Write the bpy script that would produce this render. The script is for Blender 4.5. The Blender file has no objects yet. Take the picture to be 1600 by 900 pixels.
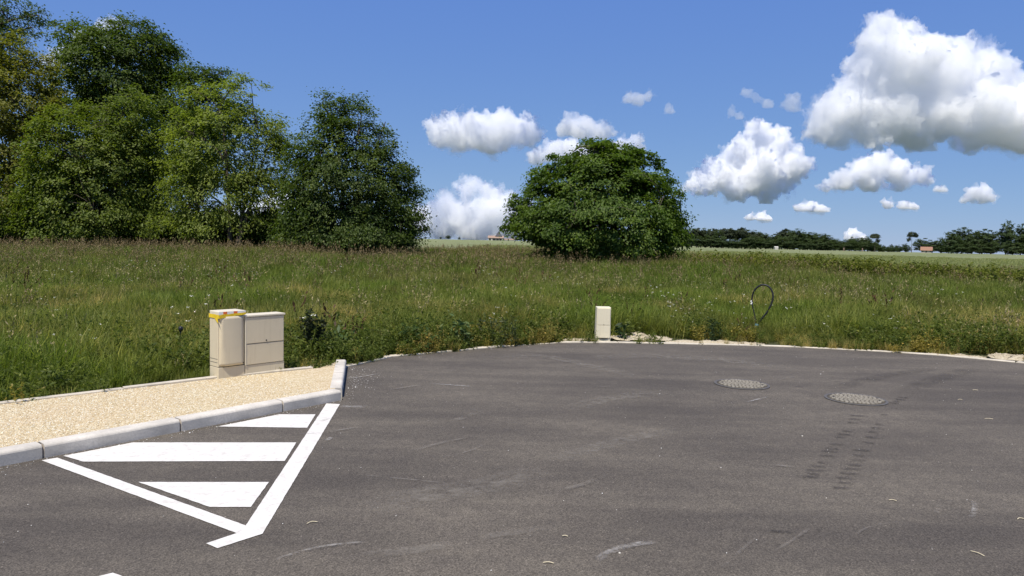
import bpy, bmesh, math, random, time
import numpy as np
from mathutils import Vector, Matrix, noise

T0 = time.time()
SC = bpy.context.scene
COL = SC.collection
R = math.radians

# ------------------------------------------------------------------ camera
W, H = 1600.0, 900.0            # pixel frame used to turn photo pixels into directions
F_PX = 1120.0                   # focal length in those pixels
EYE = 1.60
HORIZON = 380.0
ROLL = R(1.3)
PITCH = math.atan((450.0 - HORIZON) / F_PX)
_F = Vector((0, math.cos(PITCH), -math.sin(PITCH)))
_U0 = Vector((0, math.sin(PITCH), math.cos(PITCH)))
_X0 = Vector((1, 0, 0))
_RT = _X0 * math.cos(ROLL) + _U0 * math.sin(ROLL)
_UP = _U0 * math.cos(ROLL) - _X0 * math.sin(ROLL)
cam_d = bpy.data.cameras.new('camera')
cam = bpy.data.objects.new('camera', cam_d)
COL.objects.link(cam)
cam.matrix_world = Matrix(((_RT.x, _UP.x, -_F.x, 0), (_RT.y, _UP.y, -_F.y, 0), (_RT.z, _UP.z, -_F.z, EYE), (0, 0, 0, 1)))
cam_d.sensor_width = 36.0
cam_d.lens = 36.0 * F_PX / W
cam_d.clip_start = 0.05
cam_d.clip_end = 150000.0
SC.camera = cam


def ray(px, py):
    """direction of a photo pixel, scaled so that its Y (depth) is 1"""
    d = _RT * (px - W / 2) + _UP * (H / 2 - py) + _F * F_PX
    return d / d.y


def gp(px, py, z=0.0):
    """where a photo pixel meets the level z"""
    d = ray(px, py)
    return Vector((0, 0, EYE)) + d * ((z - EYE) / d.z)


def at(px, py, depth):
    return Vector((0, 0, EYE)) + ray(px, py) * depth


# ------------------------------------------------------------------ sky, sun, exposure
SUN_EL = R(63.0)
SUN_H = Vector((-0.36, -0.93, 0)).normalized()      # towards the sun, on plan
SUN_V = Vector((SUN_H.x * math.cos(SUN_EL), SUN_H.y * math.cos(SUN_EL), math.sin(SUN_EL)))
world = bpy.data.worlds.new('World')
SC.world = world
world.use_nodes = True
wn = world.node_tree.nodes
wl = world.node_tree.links
bg = wn['Background']
sky = wn.new('ShaderNodeTexSky')
sky.sky_type = 'NISHITA'
sky.sun_disc = False
sky.sun_elevation = SUN_EL
sky.sun_rotation = math.atan2(SUN_H.x, SUN_H.y)
sky.altitude = 1500
sky.air_density = 1.0
sky.dust_density = 0.0
sky.ozone_density = 6.0
# clear, deep-blue grading of the whole sky (the same curve everywhere on the dome)
SKY_K = 0.115
bg.inputs['Strength'].default_value = SKY_K
sep = wn.new('ShaderNodeSeparateColor')
cmb = wn.new('ShaderNodeCombineColor')
wl.new(sky.outputs[0], sep.inputs[0])
for _i, (_a, _b, _g) in enumerate(((0.127, 0.107, 0.56), (0.242, 0.217, 0.45), (0.474, 0.525, 0.10))):
    _p = wn.new('ShaderNodeMath'); _p.operation = 'POWER'; _p.inputs[1].default_value = _g
    _d = wn.new('ShaderNodeMath'); _d.operation = 'MULTIPLY'; _d.inputs[1].default_value = SKY_K / _a
    _m = wn.new('ShaderNodeMath'); _m.operation = 'MULTIPLY'; _m.inputs[1].default_value = _b / SKY_K
    wl.new(sep.outputs[_i], _d.inputs[0]); wl.new(_d.outputs[0], _p.inputs[0])
    wl.new(_p.outputs[0], _m.inputs[0]); wl.new(_m.outputs[0], cmb.inputs[_i])
wl.new(cmb.outputs[0], bg.inputs['Color'])
sun_d = bpy.data.lights.new('sun', 'SUN')
sun_d.energy = 4.9
sun_d.angle = R(0.53)
sun_d.color = (1.0, 0.94, 0.83)
sun = bpy.data.objects.new('sun', sun_d)
sun.rotation_euler = SUN_V.to_track_quat('Z', 'Y').to_euler()
sun.location = (-20, -25, 40)
COL.objects.link(sun)
SC.view_settings.view_transform = 'Standard'
SC.view_settings.look = 'None'
SC.view_settings.gamma = 1.0
SC.view_settings.exposure = 0.3
SC.view_settings.use_curve_mapping = False
cy = SC.cycles
cy.use_denoising = True
cy.max_bounces = 32
cy.diffuse_bounces = 3
cy.glossy_bounces = 2
cy.transmission_bounces = 6
cy.transparent_max_bounces = 8
cy.volume_bounces = 32
cy.sample_clamp_indirect = 6.0
cy.caustics_reflective = False
cy.caustics_refractive = False


# ------------------------------------------------------------------ helpers
def mesh_obj(name, verts, faces, mat=None, parent=None, smooth=False):
    me = bpy.data.meshes.new(name)
    me.from_pydata([tuple(v) for v in verts], [], faces)
    me.update()
    return data_obj(name, me, mat, parent, smooth)


def data_obj(name, me, mat=None, parent=None, smooth=False):
    if mat is not None and not me.materials:
        me.materials.append(mat)
    if smooth:
        me.polygons.foreach_set('use_smooth', [True] * len(me.polygons))
    o = bpy.data.objects.new(name, me)
    COL.objects.link(o)
    if parent is not None:
        o.parent = parent
    return o


def np_mesh(name, co, quads=None, tris=None):
    """mesh from numpy arrays: co (n,3), quads (m,4), tris (k,3)"""
    me = bpy.data.meshes.new(name)
    nq = 0 if quads is None else len(quads)
    nt = 0 if tris is None else len(tris)
    me.vertices.add(len(co))
    me.vertices.foreach_set('co', np.asarray(co, np.float32).ravel())
    idx = []
    if nq: idx.append(np.asarray(quads, np.int32).ravel())
    if nt: idx.append(np.asarray(tris, np.int32).ravel())
    idx = np.concatenate(idx)
    me.loops.add(len(idx))
    me.loops.foreach_set('vertex_index', idx)
    me.polygons.add(nq + nt)
    starts = np.concatenate([np.arange(nq) * 4, nq * 4 + np.arange(nt) * 3]).astype(np.int32)
    me.polygons.foreach_set('loop_start', starts)
    me.update(calc_edges=True)
    return me


def tag(o, label=None, cat=None, group=None, kind=None):
    if label: o['label'] = label
    if cat: o['category'] = cat
    if group: o['group'] = group
    if kind: o['kind'] = kind
    return o


def empty(name, loc, rz=0.0):
    o = bpy.data.objects.new(name, None)
    o.empty_display_size = 0.2
    o.location = loc
    o.rotation_euler = (0, 0, rz)
    COL.objects.link(o)
    return o


def bm_obj(name, bm, mat, parent=None, smooth=False):
    me = bpy.data.meshes.new(name)
    bm.normal_update()
    bm.to_mesh(me)
    bm.free()
    return data_obj(name, me, mat, parent, smooth)


class Nodes:
    """tiny wrapper to write shader trees"""
    def __init__(self, name):
        self.m = bpy.data.materials.new(name)
        self.m.use_nodes = True
        self.t = self.m.node_tree
        self.t.nodes.clear()
        self.out = self.t.nodes.new('ShaderNodeOutputMaterial')

    def n(self, kind, **kw):
        nd = self.t.nodes.new('ShaderNode' + kind)
        for k, v in kw.items():
            if k.startswith('_'):
                setattr(nd, k[1:], v)
        for k, v in kw.items():
            if not k.startswith('_'):
                self.put(nd, k, v)
        return nd

    def put(self, nd, k, v):
        key = k.replace('_', ' ')
        s = None
        for i in nd.inputs:
            if i.name == key and i.enabled:
                s = i
                break
        if s is None:
            s = nd.inputs[int(k[1:])] if k[0] == 'i' and k[1:].isdigit() else nd.inputs[key]
        if isinstance(v, bpy.types.NodeSocket):
            self.t.links.new(v, s)
        elif isinstance(v, bpy.types.Node):
            self.t.links.new(v.outputs[0], s)
        else:
            s.default_value = v

    def math(self, op, a, b=None, c=None, clamp=False):
        nd = self.t.nodes.new('ShaderNodeMath')
        nd.operation = op
        nd.use_clamp = clamp
        for i, v in enumerate((a, b, c)):
            if v is None: continue
            if isinstance(v, (bpy.types.NodeSocket, bpy.types.Node)):
                self.t.links.new(v if isinstance(v, bpy.types.NodeSocket) else v.outputs[0], nd.inputs[i])
            else:
                nd.inputs[i].default_value = v
        return nd.outputs[0]

    def mix(self, fac, a, b, blend='MIX'):
        nd = self.t.nodes.new('ShaderNodeMix')
        nd.data_type = 'RGBA'
        nd.blend_type = blend
        for s, v in ((nd.inputs[0], fac), (nd.inputs[6], a), (nd.inputs[7], b)):
            if isinstance(v, (bpy.types.NodeSocket, bpy.types.Node)):
                self.t.links.new(v if isinstance(v, bpy.types.NodeSocket) else v.outputs[0], s)
            elif isinstance(v, (int, float)):
                s.default_value = v
            else:
                s.default_value = (*v, 1.0) if len(v) == 3 else v
        return nd.outputs[2]

    def ramp(self, fac, stops):
        nd = self.t.nodes.new('ShaderNodeValToRGB')
        e = nd.color_ramp.elements
        while len(e) < len(stops): e.new(0.5)
        for i, (p, c) in enumerate(stops):
            e[i].position = p
            e[i].color = (c, c, c, 1) if isinstance(c, (int, float)) else (*c, 1)
        self.t.links.new(fac if isinstance(fac, bpy.types.NodeSocket) else fac.outputs[0], nd.inputs[0])
        return nd.outputs[0]

    def noise(self, scale, detail=4.0, rough=0.55, vec=None, **kw):
        nd = self.n('TexNoise', Scale=scale, Detail=detail, Roughness=rough, **kw)
        if vec is not None: self.put(nd, 'Vector', vec)
        return nd.outputs[0]

    def coords(self, kind='Object'):
        return self.n('TexCoord').outputs[kind]

    def surf(self, s):
        self.t.links.new(s if isinstance(s, bpy.types.NodeSocket) else s.outputs[0], self.out.inputs['Surface'])
        return self.m


def principled(N, color, rough=0.8, spec=0.3, normal=None):
    b = N.n('BsdfPrincipled', Roughness=rough)
    N.put(b, 'Base_Color', color if isinstance(color, (bpy.types.NodeSocket, bpy.types.Node)) or len(color) == 4 else (*color, 1))
    b.inputs['Specular IOR Level'].default_value = spec
    if normal is not None: N.put(b, 'Normal', normal)
    return b
# ------------------------------------------------------------------ terrain
def sstep(a, b, x):
    t = np.clip((np.asarray(x, float) - a) / (b - a), 0, 1)
    return t * t * (3 - 2 * t)


def hgt(x, y):
    """ground height: level by the road, rising very gently towards the far fields"""
    x = np.asarray(x, float); y = np.asarray(y, float)
    r = np.hypot(x, y)
    left = 1 - sstep(90, 260, x)
    h = 1.50 * sstep(38, 300, r) * sstep(-40, 60, y) + 2.25 * sstep(300, 640, r) * left * sstep(0, 200, y)
    h = h + 0.42 * sstep(15, 33, y) * (1 - sstep(8, 21, x)) * (1 - sstep(60, 280, r))
    h = h + 0.12 * sstep(13, 22, r) * np.sin(x * 0.21 + 1.3) * np.sin(y * 0.17)
    return h


def hz(x, y):
    return float(hgt(x, y))


PAVE_Z = 0.10
EDGE_PX = [(541, 574), (600, 559), (700, 550), (800, 540.5), (880, 535.5), (1000, 536.5), (1100, 538.5), (1200, 541), (1300, 545), (1400, 551), (1500, 558), (1600, 568)]
EDGE = [gp(*p) for p in EDGE_PX]
EDGE = EDGE + [Vector((8.6, 9.2, 0)), Vector((9.6, 7.4, 0)), Vector((10.6, 5.0, 0)), Vector((11.6, 1.5, 0)), Vector((12.2, -4, 0)), Vector((12.2, -11, 0))]
KERB_PX = [(68, 716), (276, 674), (434, 644), (536, 625)]
KERB = [gp(*p) for p in KERB_PX]
kdir = (KERB[3] - KERB[0]).normalized()
KERB[3] = KERB[0] + kdir * 2.62
KERB[1] = KERB[0] + kdir * 0.99
KERB[2] = KERB[0] + kdir * 1.95
kin = Vector((-kdir.y, kdir.x, 0))                       # from the road into the pavement
KEND = EDGE[0].copy()
REAR = [gp(0, 631, PAVE_Z), gp(325, 592, PAVE_Z), gp(500, 574, PAVE_Z)]
rdir = (REAR[1] - REAR[0]).normalized()

# the asphalt outline
KBACK = KERB[0] - kdir * 15
ASPH = [p.copy() for p in EDGE] + [Vector((KBACK.x, -11, 0)), KBACK] + [KERB[3].copy()]
PAVE_OUT = [REAR[0] - rdir * 15, REAR[0], REAR[1], REAR[2], KEND + Vector((-0.1, 0.05, 0)), KERB[3], KBACK]


def in_poly(x, y, poly):
    x = np.asarray(x); y = np.asarray(y)
    ins = np.zeros(x.shape, bool)
    n = len(poly)
    for i in range(n):
        a, b = poly[i], poly[(i + 1) % n]
        c = ((a.y > y) != (b.y > y)) & (x < (b.x - a.x) * (y - a.y) / ((b.y - a.y) or 1e-9) + a.x)
        ins ^= c
    return ins


BORDER = [REAR[0] - rdir * 15, REAR[0], REAR[1], REAR[2]] + EDGE


def edge_dist(x, y, line=None):
    line = line or BORDER
    best = np.full(np.shape(x), 1e9)
    for a, b in zip(line, line[1:]):
        d = b - a
        L2 = d.x * d.x + d.y * d.y
        t = np.clip(((x - a.x) * d.x + (y - a.y) * d.y) / L2, 0, 1)
        best = np.minimum(best, np.hypot(x - a.x - t * d.x, y - a.y - t * d.y))
    return best


# ------------------------------------------------------------------ materials of the setting
def asphalt_mat():
    N = Nodes('asphalt')
    co = N.coords()
    big = N.noise(0.45, 5, 0.6, co)
    mp = N.n('Mapping', Vector=co); mp.inputs['Scale'].default_value = (0.30, 1.5, 1); mp.inputs['Rotation'].default_value = (0, 0, R(-38))
    swept = N.noise(1.1, 5, 0.62, mp.outputs[0])
    mid = N.noise(7, 4, 0.6, co)
    fine = N.noise(120, 3, 0.75, co)
    grit = N.n('TexVoronoi', Vector=co, Scale=95.0)
    f = N.math('MULTIPLY_ADD', N.ramp(big, [(0.40, 0.0), (0.62, 1.0)]), 0.45, N.math('MULTIPLY', N.ramp(swept, [(0.40, 0), (0.62, 1)]), 0.55))
    col = N.mix(f, (0.072, 0.0615, 0.050), (0.140, 0.120, 0.093))
    col = N.mix(N.ramp(mid, [(0.35, 0.0), (0.75, 0.5)]), col, (0.072, 0.062, 0.052))
    g = N.ramp(fine, [(0.33, 0.45), (0.52, 1.0), (0.72, 1.75)])
    col = N.mix(1.0, col, g, 'MULTIPLY')
    sp = N.ramp(grit.outputs['Color'], [(0.0, 0.62), (0.5, 1.0), (0.92, 1.25), (1.0, 2.2)])
    col = N.mix(1.0, col, sp, 'MULTIPLY')
    hgt_ = N.math('ADD', N.math('MULTIPLY', fine, 0.6), N.math('MULTIPLY', grit.outputs['Distance'], 0.7))
    bp = N.n('Bump', Strength=0.55, Distance=0.006, Height=hgt_)
    return N.surf(principled(N, col, 0.86, 0.25, bp.outputs[0]))


def concrete_mat(name, c, var=0.16, scale=1.0):
    N = Nodes(name)
    co = N.coords()
    a = N.noise(3.5 * scale, 6, 0.65, co)
    b = N.noise(60 * scale, 3, 0.7, co)
    stain = N.noise(1.3 * scale, 5, 0.7, co)
    lo = tuple(x * (1 - 1.6 * var) for x in c); hi = tuple(min(0.9, x * (1 + var)) for x in c)
    col = N.mix(N.ramp(a, [(0.3, 0.0), (0.7, 1.0)]), lo, hi)
    col = N.mix(N.ramp(b, [(0.35, 0.35), (0.6, 0.0)]), col, tuple(x * 0.62 for x in c))
    col = N.mix(N.ramp(stain, [(0.58, 0.0), (0.74, 0.5)]), col, tuple(x * 0.6 for x in (c[0], c[1] * 0.96, c[2] * 0.88)))
    bp = N.n('Bump', Strength=0.35, Distance=0.004, Height=b)
    return N.surf(principled(N, col, 0.85, 0.25, bp.outputs[0]))


def gravel_mat():
    N = Nodes('exposed_aggregate')
    co = N.coords()
    v = N.n('TexVoronoi', Vector=co, Scale=85.0)
    v2 = N.n('TexVoronoi', Vector=co, Scale=85.0, _feature='DISTANCE_TO_EDGE')
    big = N.noise(1.6, 4, 0.6, co)
    sepc = N.n('SeparateColor', Color=v.outputs['Color'])
    col = N.ramp(sepc.outputs[0], [(0.0, (0.34, 0.26, 0.14)), (0.35, (0.50, 0.405, 0.235)), (0.7, (0.60, 0.51, 0.33)), (1.0, (0.72, 0.68, 0.53))])
    col = N.mix(N.ramp(v2.outputs['Distance'], [(0.0, 0.75), (0.09, 0.0)]), col, (0.34, 0.25, 0.15))
    col = N.mix(N.ramp(big, [(0.3, 0.0), (0.75, 0.35)]), col, (0.50, 0.36, 0.22))
    bp = N.n('Bump', Strength=0.8, Distance=0.006, Height=v2.outputs['Distance'])
    return N.surf(principled(N, col, 0.8, 0.25, bp.outputs[0]))


def soil_mat():
    N = Nodes('meadow_soil')
    co = N.coords()
    a = N.noise(0.5, 6, 0.6, co); b = N.noise(18, 4, 0.7, co)
    col = N.mix(N.ramp(a, [(0.35, 0.0), (0.65, 1.0)]), (0.055, 0.070, 0.025), (0.085, 0.080, 0.040))
    col = N.mix(N.ramp(b, [(0.3, 0.6), (0.6, 0.0)]), col, (0.03, 0.032, 0.015))
    bp = N.n('Bump', Strength=0.8, Distance=0.06, Height=b)
    return N.surf(principled(N, col, 0.95, 0.1, bp.outputs[0]))


def field_mat():
    N = Nodes('crop_field')
    co = N.coords()
    mp = N.n('Mapping', Vector=co); mp.inputs['Rotation'].default_value = (0, 0, R(62)); mp.inputs['Scale'].default_value = (0.9, 0.05, 1)
    rows = N.noise(0.35, 3, 0.6, mp.outputs[0])
    a = N.noise(0.03, 5, 0.6, co); b = N.noise(1.2, 5, 0.75, co)
    col = N.mix(N.ramp(a, [(0.35, 0.0), (0.65, 1.0)]), (0.180, 0.205, 0.090), (0.228, 0.242, 0.128))
    col = N.mix(N.ramp(rows, [(0.45, 0.0), (0.62, 0.4)]), col, (0.15, 0.175, 0.07))
    col = N.mix(N.ramp(b, [(0.3, 0.55), (0.55, 0.0)]), col, (0.15, 0.165, 0.08))
    bp = N.n('Bump', Strength=1.0, Distance=0.5, Height=b)
    return N.surf(principled(N, col, 0.95, 0.1, bp.outputs[0]))


def paint_mat():
    N = Nodes('road_paint')
    co = N.coords()
    wear = N.noise(26, 6, 0.72, co); patch = N.noise(2.2, 3, 0.6, co); d = N.noise(16, 6, 0.75, co)
    w = N.math('MULTIPLY_ADD', patch, 0.30, N.math('MULTIPLY', wear, 0.8))
    col = N.mix(N.ramp(d, [(0.44, 0.0), (0.72, 0.9)]), (0.655, 0.628, 0.575), (0.46, 0.425, 0.372))
    fine = N.noise(130, 2, 0.7, co)
    bp = N.n('Bump', Strength=0.4, Distance=0.004, Height=fine)
    p = principled(N, col, 0.62, 0.35, bp.outputs[0])
    tr = N.n('BsdfTransparent')
    mx = N.n('MixShader')
    N.t.links.new(N.ramp(w, [(0.245, 0.0), (0.285, 1.0)]), mx.inputs[0])
    N.t.links.new(tr.outputs[0], mx.inputs[1]); N.t.links.new(p.outputs[0], mx.inputs[2])
    return N.surf(mx)


def stain_mat(name, c, lo, hi, scale=14, top=0.8, squash=(1, 1, 1), rot=0.0):
    """a flat patchy mark on the road"""
    N = Nodes(name)
    co = N.coords()
    mp = N.n('Mapping', Vector=co); mp.inputs['Scale'].default_value = squash; mp.inputs['Rotation'].default_value = (0, 0, rot)
    a = N.noise(scale, 6, 0.7, mp.outputs[0])
    g = N.n('Attribute', _attribute_name='edge')          # soft borders: 0 at the rim, 1 inside
    f = N.math('MULTIPLY', N.ramp(a, [(lo, 0.0), (hi, top)]), g.outputs['Fac'])
    p = principled(N, c, 0.9, 0.15)
    tr = N.n('BsdfTransparent'); mx = N.n('MixShader')
    N.t.links.new(f, mx.inputs[0]); N.t.links.new(tr.outputs[0], mx.inputs[1]); N.t.links.new(p.outputs[0], mx.inputs[2])
    return N.surf(mx)


M_ASPH = asphalt_mat()
M_KERB = concrete_mat('kerb_concrete', (0.58, 0.535, 0.46))
M_EDGE = concrete_mat('edging_concrete', (0.56, 0.50, 0.40), 0.22)
M_MORT = concrete_mat('mortar', (0.30, 0.25, 0.20))
M_GRAV = gravel_mat()
M_SOIL = soil_mat()
M_FIELD = field_mat()
M_PAINT = paint_mat()

# ------------------------------------------------------------------ ground sheets
RINGS = [0.0, 2, 4, 6, 8, 10, 12, 14, 17, 20, 24, 28, 33, 38, 44, 50, 60, 75, 95, 120, 150, 190, 240, 300, 370, 450, 540, 640, 800, 1200, 2000, 4000, 9000, 20000, 60000, 120000]
NA = 160


def ring_sheet(name, i0, i1, mat, drop):
    co = []; quads = []
    for i in range(i0, i1 + 1):
        for k in range(NA):
            a = 2 * math.pi * k / NA
            x, y = RINGS[i] * math.sin(a), RINGS[i] * math.cos(a)
            co.append((x, y, hz(x, y) - drop(RINGS[i])))
    for i in range(i1 - i0):
        for k in range(NA):
            quads.append((i * NA + k, i * NA + (k + 1) % NA, (i + 1) * NA + (k + 1) % NA, (i + 1) * NA + k))
    me = np_mesh(name, np.array(co), quads=np.array(quads)[:, ::-1])
    o = data_obj(name, me, mat, None, True)
    return tag(o, kind='structure')


K_M = RINGS.index(50)
ring_sheet('meadow_ground', 0, K_M, M_SOIL, lambda r: 0.03)
K_F = RINGS.index(640)
ring_sheet('crop_field', K_M, K_F, M_FIELD, lambda r: 0.03)
N = Nodes('wooded_countryside')
M_LAND = N.surf(principled(N, N.mix(N.noise(0.004, 5, 0.6, N.coords()), (0.035, 0.050, 0.025), (0.085, 0.100, 0.050)), 0.95, 0.1))
ring_sheet('countryside', K_F, len(RINGS) - 1, M_LAND, lambda r: 0.03)


def flat_poly(name, pts, z, mat, parent=None):
    bm = bmesh.new()
    vs = [bm.verts.new((p.x, p.y, z)) for p in pts]
    f = bm.faces.new(vs)
    bmesh.ops.triangulate(bm, faces=[f])
    bm.normal_update()
    if sum(f.normal.z for f in bm.faces) < 0:
        bmesh.ops.reverse_faces(bm, faces=bm.faces[:])
    return bm_obj(name, bm, mat, parent)


asphalt = tag(flat_poly('road', ASPH, 0.0, M_ASPH), kind='structure')

# painted island: outline strips and hatching, one sheet each
MARKS = [('outline_stripe', [(510, 631), (531, 632), (410, 835), (384, 822)]),
         ('outline_stripe', [(65, 720), (90, 716), (384, 822), (370, 834)]),
         ('outline_stripe', [(384, 822), (410, 835), (340, 857.5), (322, 850), (370, 834)]),
         ('hatch_stripe', [(340, 667), (436, 648), (493, 648), (480, 669)]),
         ('hatch_stripe', [(99, 713), (208, 692), (463, 692), (445, 721), (130, 722)]),
         ('hatch_stripe', [(216, 754), (420, 754), (392, 793), (328, 793)])]
rgm = random.Random(8)
island = empty('hatched_road_marking', gp(400, 720))
island.location.z = 0
for nm, px in MARKS:
    q = []
    gpx = [gp(*p) for p in px]
    for a, b in zip(gpx, gpx[1:] + gpx[:1]):               # slightly ragged hand-laid edges
        n_ = max(1, int((b - a).length / 0.035))
        nv = Vector((-(b - a).y, (b - a).x, 0)).normalized()
        for k in range(n_):
            q.append(a.lerp(b, k / n_) + nv * rgm.gauss(0, 0.0008))
    o = flat_poly(nm, q, 0.004, M_PAINT, island)
    o.location = -island.location
    bm = bmesh.new(); bm.from_mesh(o.data)
    bm.to_mesh(o.data); bm.free()
tag(island, 'white triangular hatched road marking beside the kerb', 'road marking')
o = flat_poly('road_marking', [gp(*p) for p in ((176, 896), (188, 900), (230, 922), (190, 950), (120, 925), (152, 902))], 0.004, M_PAINT)
tag(o, 'pointed tip of a second white painted marking on the bare asphalt', 'road marking')

# kerb stones
prof = [(0.0, -0.05), (0.0, 0.078), (0.004, 0.088), (0.012, 0.096), (0.022, PAVE_Z), (0.12, PAVE_Z), (0.12, -0.05)]


def kerb_stone(p0, p1, inward, parent, gap=0.008):
    d = (p1 - p0).normalized()
    a, b = p0 + d * gap, p1 - d * gap
    vs = []; n = len(prof)
    for e in (a, b):
        for u, z in prof:
            vs.append((e.x + inward.x * u, e.y + inward.y * u, z))
    fs = [(i, (i + 1) % n, n + (i + 1) % n, n + i) for i in range(n)] + [tuple(range(n - 1, -1, -1)), tuple(range(n, 2 * n))]
    o = mesh_obj('kerb_stone', vs, fs, M_KERB, parent)
    bm = bmesh.new(); bm.from_mesh(o.data); bmesh.ops.recalc_face_normals(bm, faces=bm.faces)
    bm.to_mesh(o.data); bm.free()
    return o


kerb = empty('kerb', (0, 0, 0))
tag(kerb, kind='structure')
kpts = [KERB[0] - kdir * k for k in range(9, 0, -1)] + KERB
for a, b in zip(kpts, kpts[1:]):
    kerb_stone(a, b, kin, kerb)
side = (KEND - KERB[3]); side.z = 0
sdir = side.normalized(); sin_ = Vector((-sdir.y, sdir.x, 0))
Ls = side.length
c0 = KERB[3] + sdir * 0.125
for a, b in ((0.0, 0.86), (0.86, Ls - 0.12)):
    kerb_stone(c0 + sdir * a, c0 + sdir * b, sin_, kerb)
# mortar joints slightly behind the stone faces
bm = bmesh.new()
for p in kpts[1:-1]:
    q = [(p + kin * u + kdir * s * 0.009, z) for s in (-1, 1) for u, z in ((0.006, -0.04), (0.006, 0.062), (0.03, PAVE_Z - 0.006), (0.11, PAVE_Z - 0.006))]
    v = [bm.verts.new((a.x, a.y, z)) for a, z in q]
    for i in range(3):
        bm.faces.new((v[i], v[i + 1], v[4 + i + 1], v[4 + i]))
bm_obj('mortar_joint', bm, M_MORT, kerb)

# gravel pavement behind the kerb
rear_in = Vector((rdir.y, -rdir.x, 0))
PV = [KBACK + kin * 0.05, KERB[3] + kin * 0.05 - kdir * 0.05, KEND + Vector((-0.05, -0.02, 0)), REAR[2], REAR[1], REAR[0], REAR[0] - rdir * 15]
pavement = tag(flat_poly('pavement', PV, PAVE_Z - 0.006, M_GRAV), kind='structure')


def edging(a, b, width, z, inward, parent, name='edging_stone', skew=0.0):
    d = (b - a).normalized()
    n = Vector((-d.y, d.x, 0)) * inward
    p = [a + d * 0.004, b - d * 0.004, b - d * 0.004 + n * width, a + d * 0.004 + n * width]
    bm = bmesh.new()
    lo = [bm.verts.new((q.x, q.y, z - 0.12)) for q in p]
    hi = [bm.verts.new((q.x, q.y, z + (skew if i in (1, 2) else 0))) for i, q in enumerate(p)]
    bm.faces.new(hi); bm.faces.new(lo[::-1])
    for i in range(4):
        bm.faces.new((lo[i], lo[(i + 1) % 4], hi[(i + 1) % 4], hi[i]))
    bmesh.ops.recalc_face_normals(bm, faces=bm.faces)
    bmesh.ops.bevel(bm, geom=[e for e in bm.edges if all(v in hi for v in e.verts)], offset=0.006, segments=1, affect='EDGES')
    return bm_obj(name, bm, M_EDGE, parent)


def walk(line, step):
    """resample a polyline at a fixed step"""
    out = [line[0].copy()]; carry = 0.0
    for a, b in zip(line, line[1:]):
        L = (b - a).length; t = step - carry
        while t <= L:
            out.append(a.lerp(b, t / L)); t += step
        carry = (carry + L) % step
    return out


border = tag(empty('edging', (0, 0, 0)), kind='structure')
rg = random.Random(5)
pts = walk(EDGE, 1.0)
for a, b in zip(pts, pts[1:]):
    edging(a, b, 0.11, 0.012 + rg.uniform(-0.003, 0.005), 1, border, skew=rg.uniform(-0.003, 0.003))
rp = walk([REAR[0] - rdir * 9, REAR[0], REAR[1], REAR[2]], 1.0)
for a, b in zip(rp, rp[1:]):
    edging(a, b, 0.07, PAVE_Z + 0.012 + rg.uniform(-0.004, 0.006), 1, border, skew=rg.uniform(-0.004, 0.004))
# ------------------------------------------------------------------ foliage materials
def leaf_mat(name, lo, mid, hi, trans=0.42, gloss=0.012, tint=1.1):
    """leaf colours vary from leaf to leaf and clump to clump (attribute lv)"""
    N = Nodes(name)
    at_ = N.n('Attribute', _attribute_name='lv')
    col = N.ramp(at_.outputs['Fac'], [(0.0, lo), (0.5, mid), (1.0, hi)])
    d = N.n('BsdfDiffuse', Color=col)
    tc = N.mix(1.0, col, (1.25 * tint, 1.35 * tint, 0.55), 'MULTIPLY')
    t = N.n('BsdfTranslucent', Color=tc)
    m1 = N.n('MixShader', Fac=trans)
    N.t.links.new(d.outputs[0], m1.inputs[1]); N.t.links.new(t.outputs[0], m1.inputs[2])
    g = N.n('BsdfGlossy', Roughness=0.55)
    g.inputs['Color'].default_value = (1, 1, 1, 1)
    m2 = N.n('MixShader', Fac=gloss)
    N.t.links.new(m1.outputs[0], m2.inputs[1]); N.t.links.new(g.outputs[0], m2.inputs[2])
    return N.surf(m2)


def bark_mat(name, c):
    N = Nodes(name)
    co = N.coords()
    mp = N.n('Mapping', Vector=co); mp.inputs['Scale'].default_value = (6, 6, 1.2)
    a = N.noise(3, 6, 0.7, mp.outputs[0])
    col = N.mix(N.ramp(a, [(0.3, 0.0), (0.7, 1.0)]), tuple(x * 0.5 for x in c), tuple(x * 1.3 for x in c))
    bp = N.n('Bump', Strength=0.9, Distance=0.03, Height=a)
    return N.surf(principled(N, col, 0.95, 0.1, bp.outputs[0]))


M_BARK = bark_mat('bark', (0.11, 0.09, 0.07))


def tube(P, Rd, sides=6):
    """tapered tube along points; returns verts, quads"""
    P = np.asarray(P, float); n = len(P)
    T = np.gradient(P, axis=0); T /= np.linalg.norm(T, axis=1)[:, None] + 1e-9
    ref = np.where(np.abs(T[:, 2:3]) > 0.9, np.array([[1.0, 0, 0]]), np.array([[0, 0, 1.0]]))
    A = np.cross(T, ref); A /= np.linalg.norm(A, axis=1)[:, None] + 1e-9
    B = np.cross(T, A)
    th = np.arange(sides) * 2 * math.pi / sides
    V = P[:, None, :] + (A[:, None, :] * np.cos(th)[None, :, None] + B[:, None, :] * np.sin(th)[None, :, None]) * np.asarray(Rd)[:, None, None]
    q = []
    for i in range(n - 1):
        for k in range(sides):
            q.append((i * sides + k, i * sides + (k + 1) % sides, (i + 1) * sides + (k + 1) % sides, (i + 1) * sides + k))
    return V.reshape(-1, 3), np.array(q)


def join_tubes(parts):
    V = []; Q = []; o = 0
    for v, q in parts:
        V.append(v); Q.append(q + o); o += len(v)
    return np.concatenate(V), np.concatenate(Q)


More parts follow.
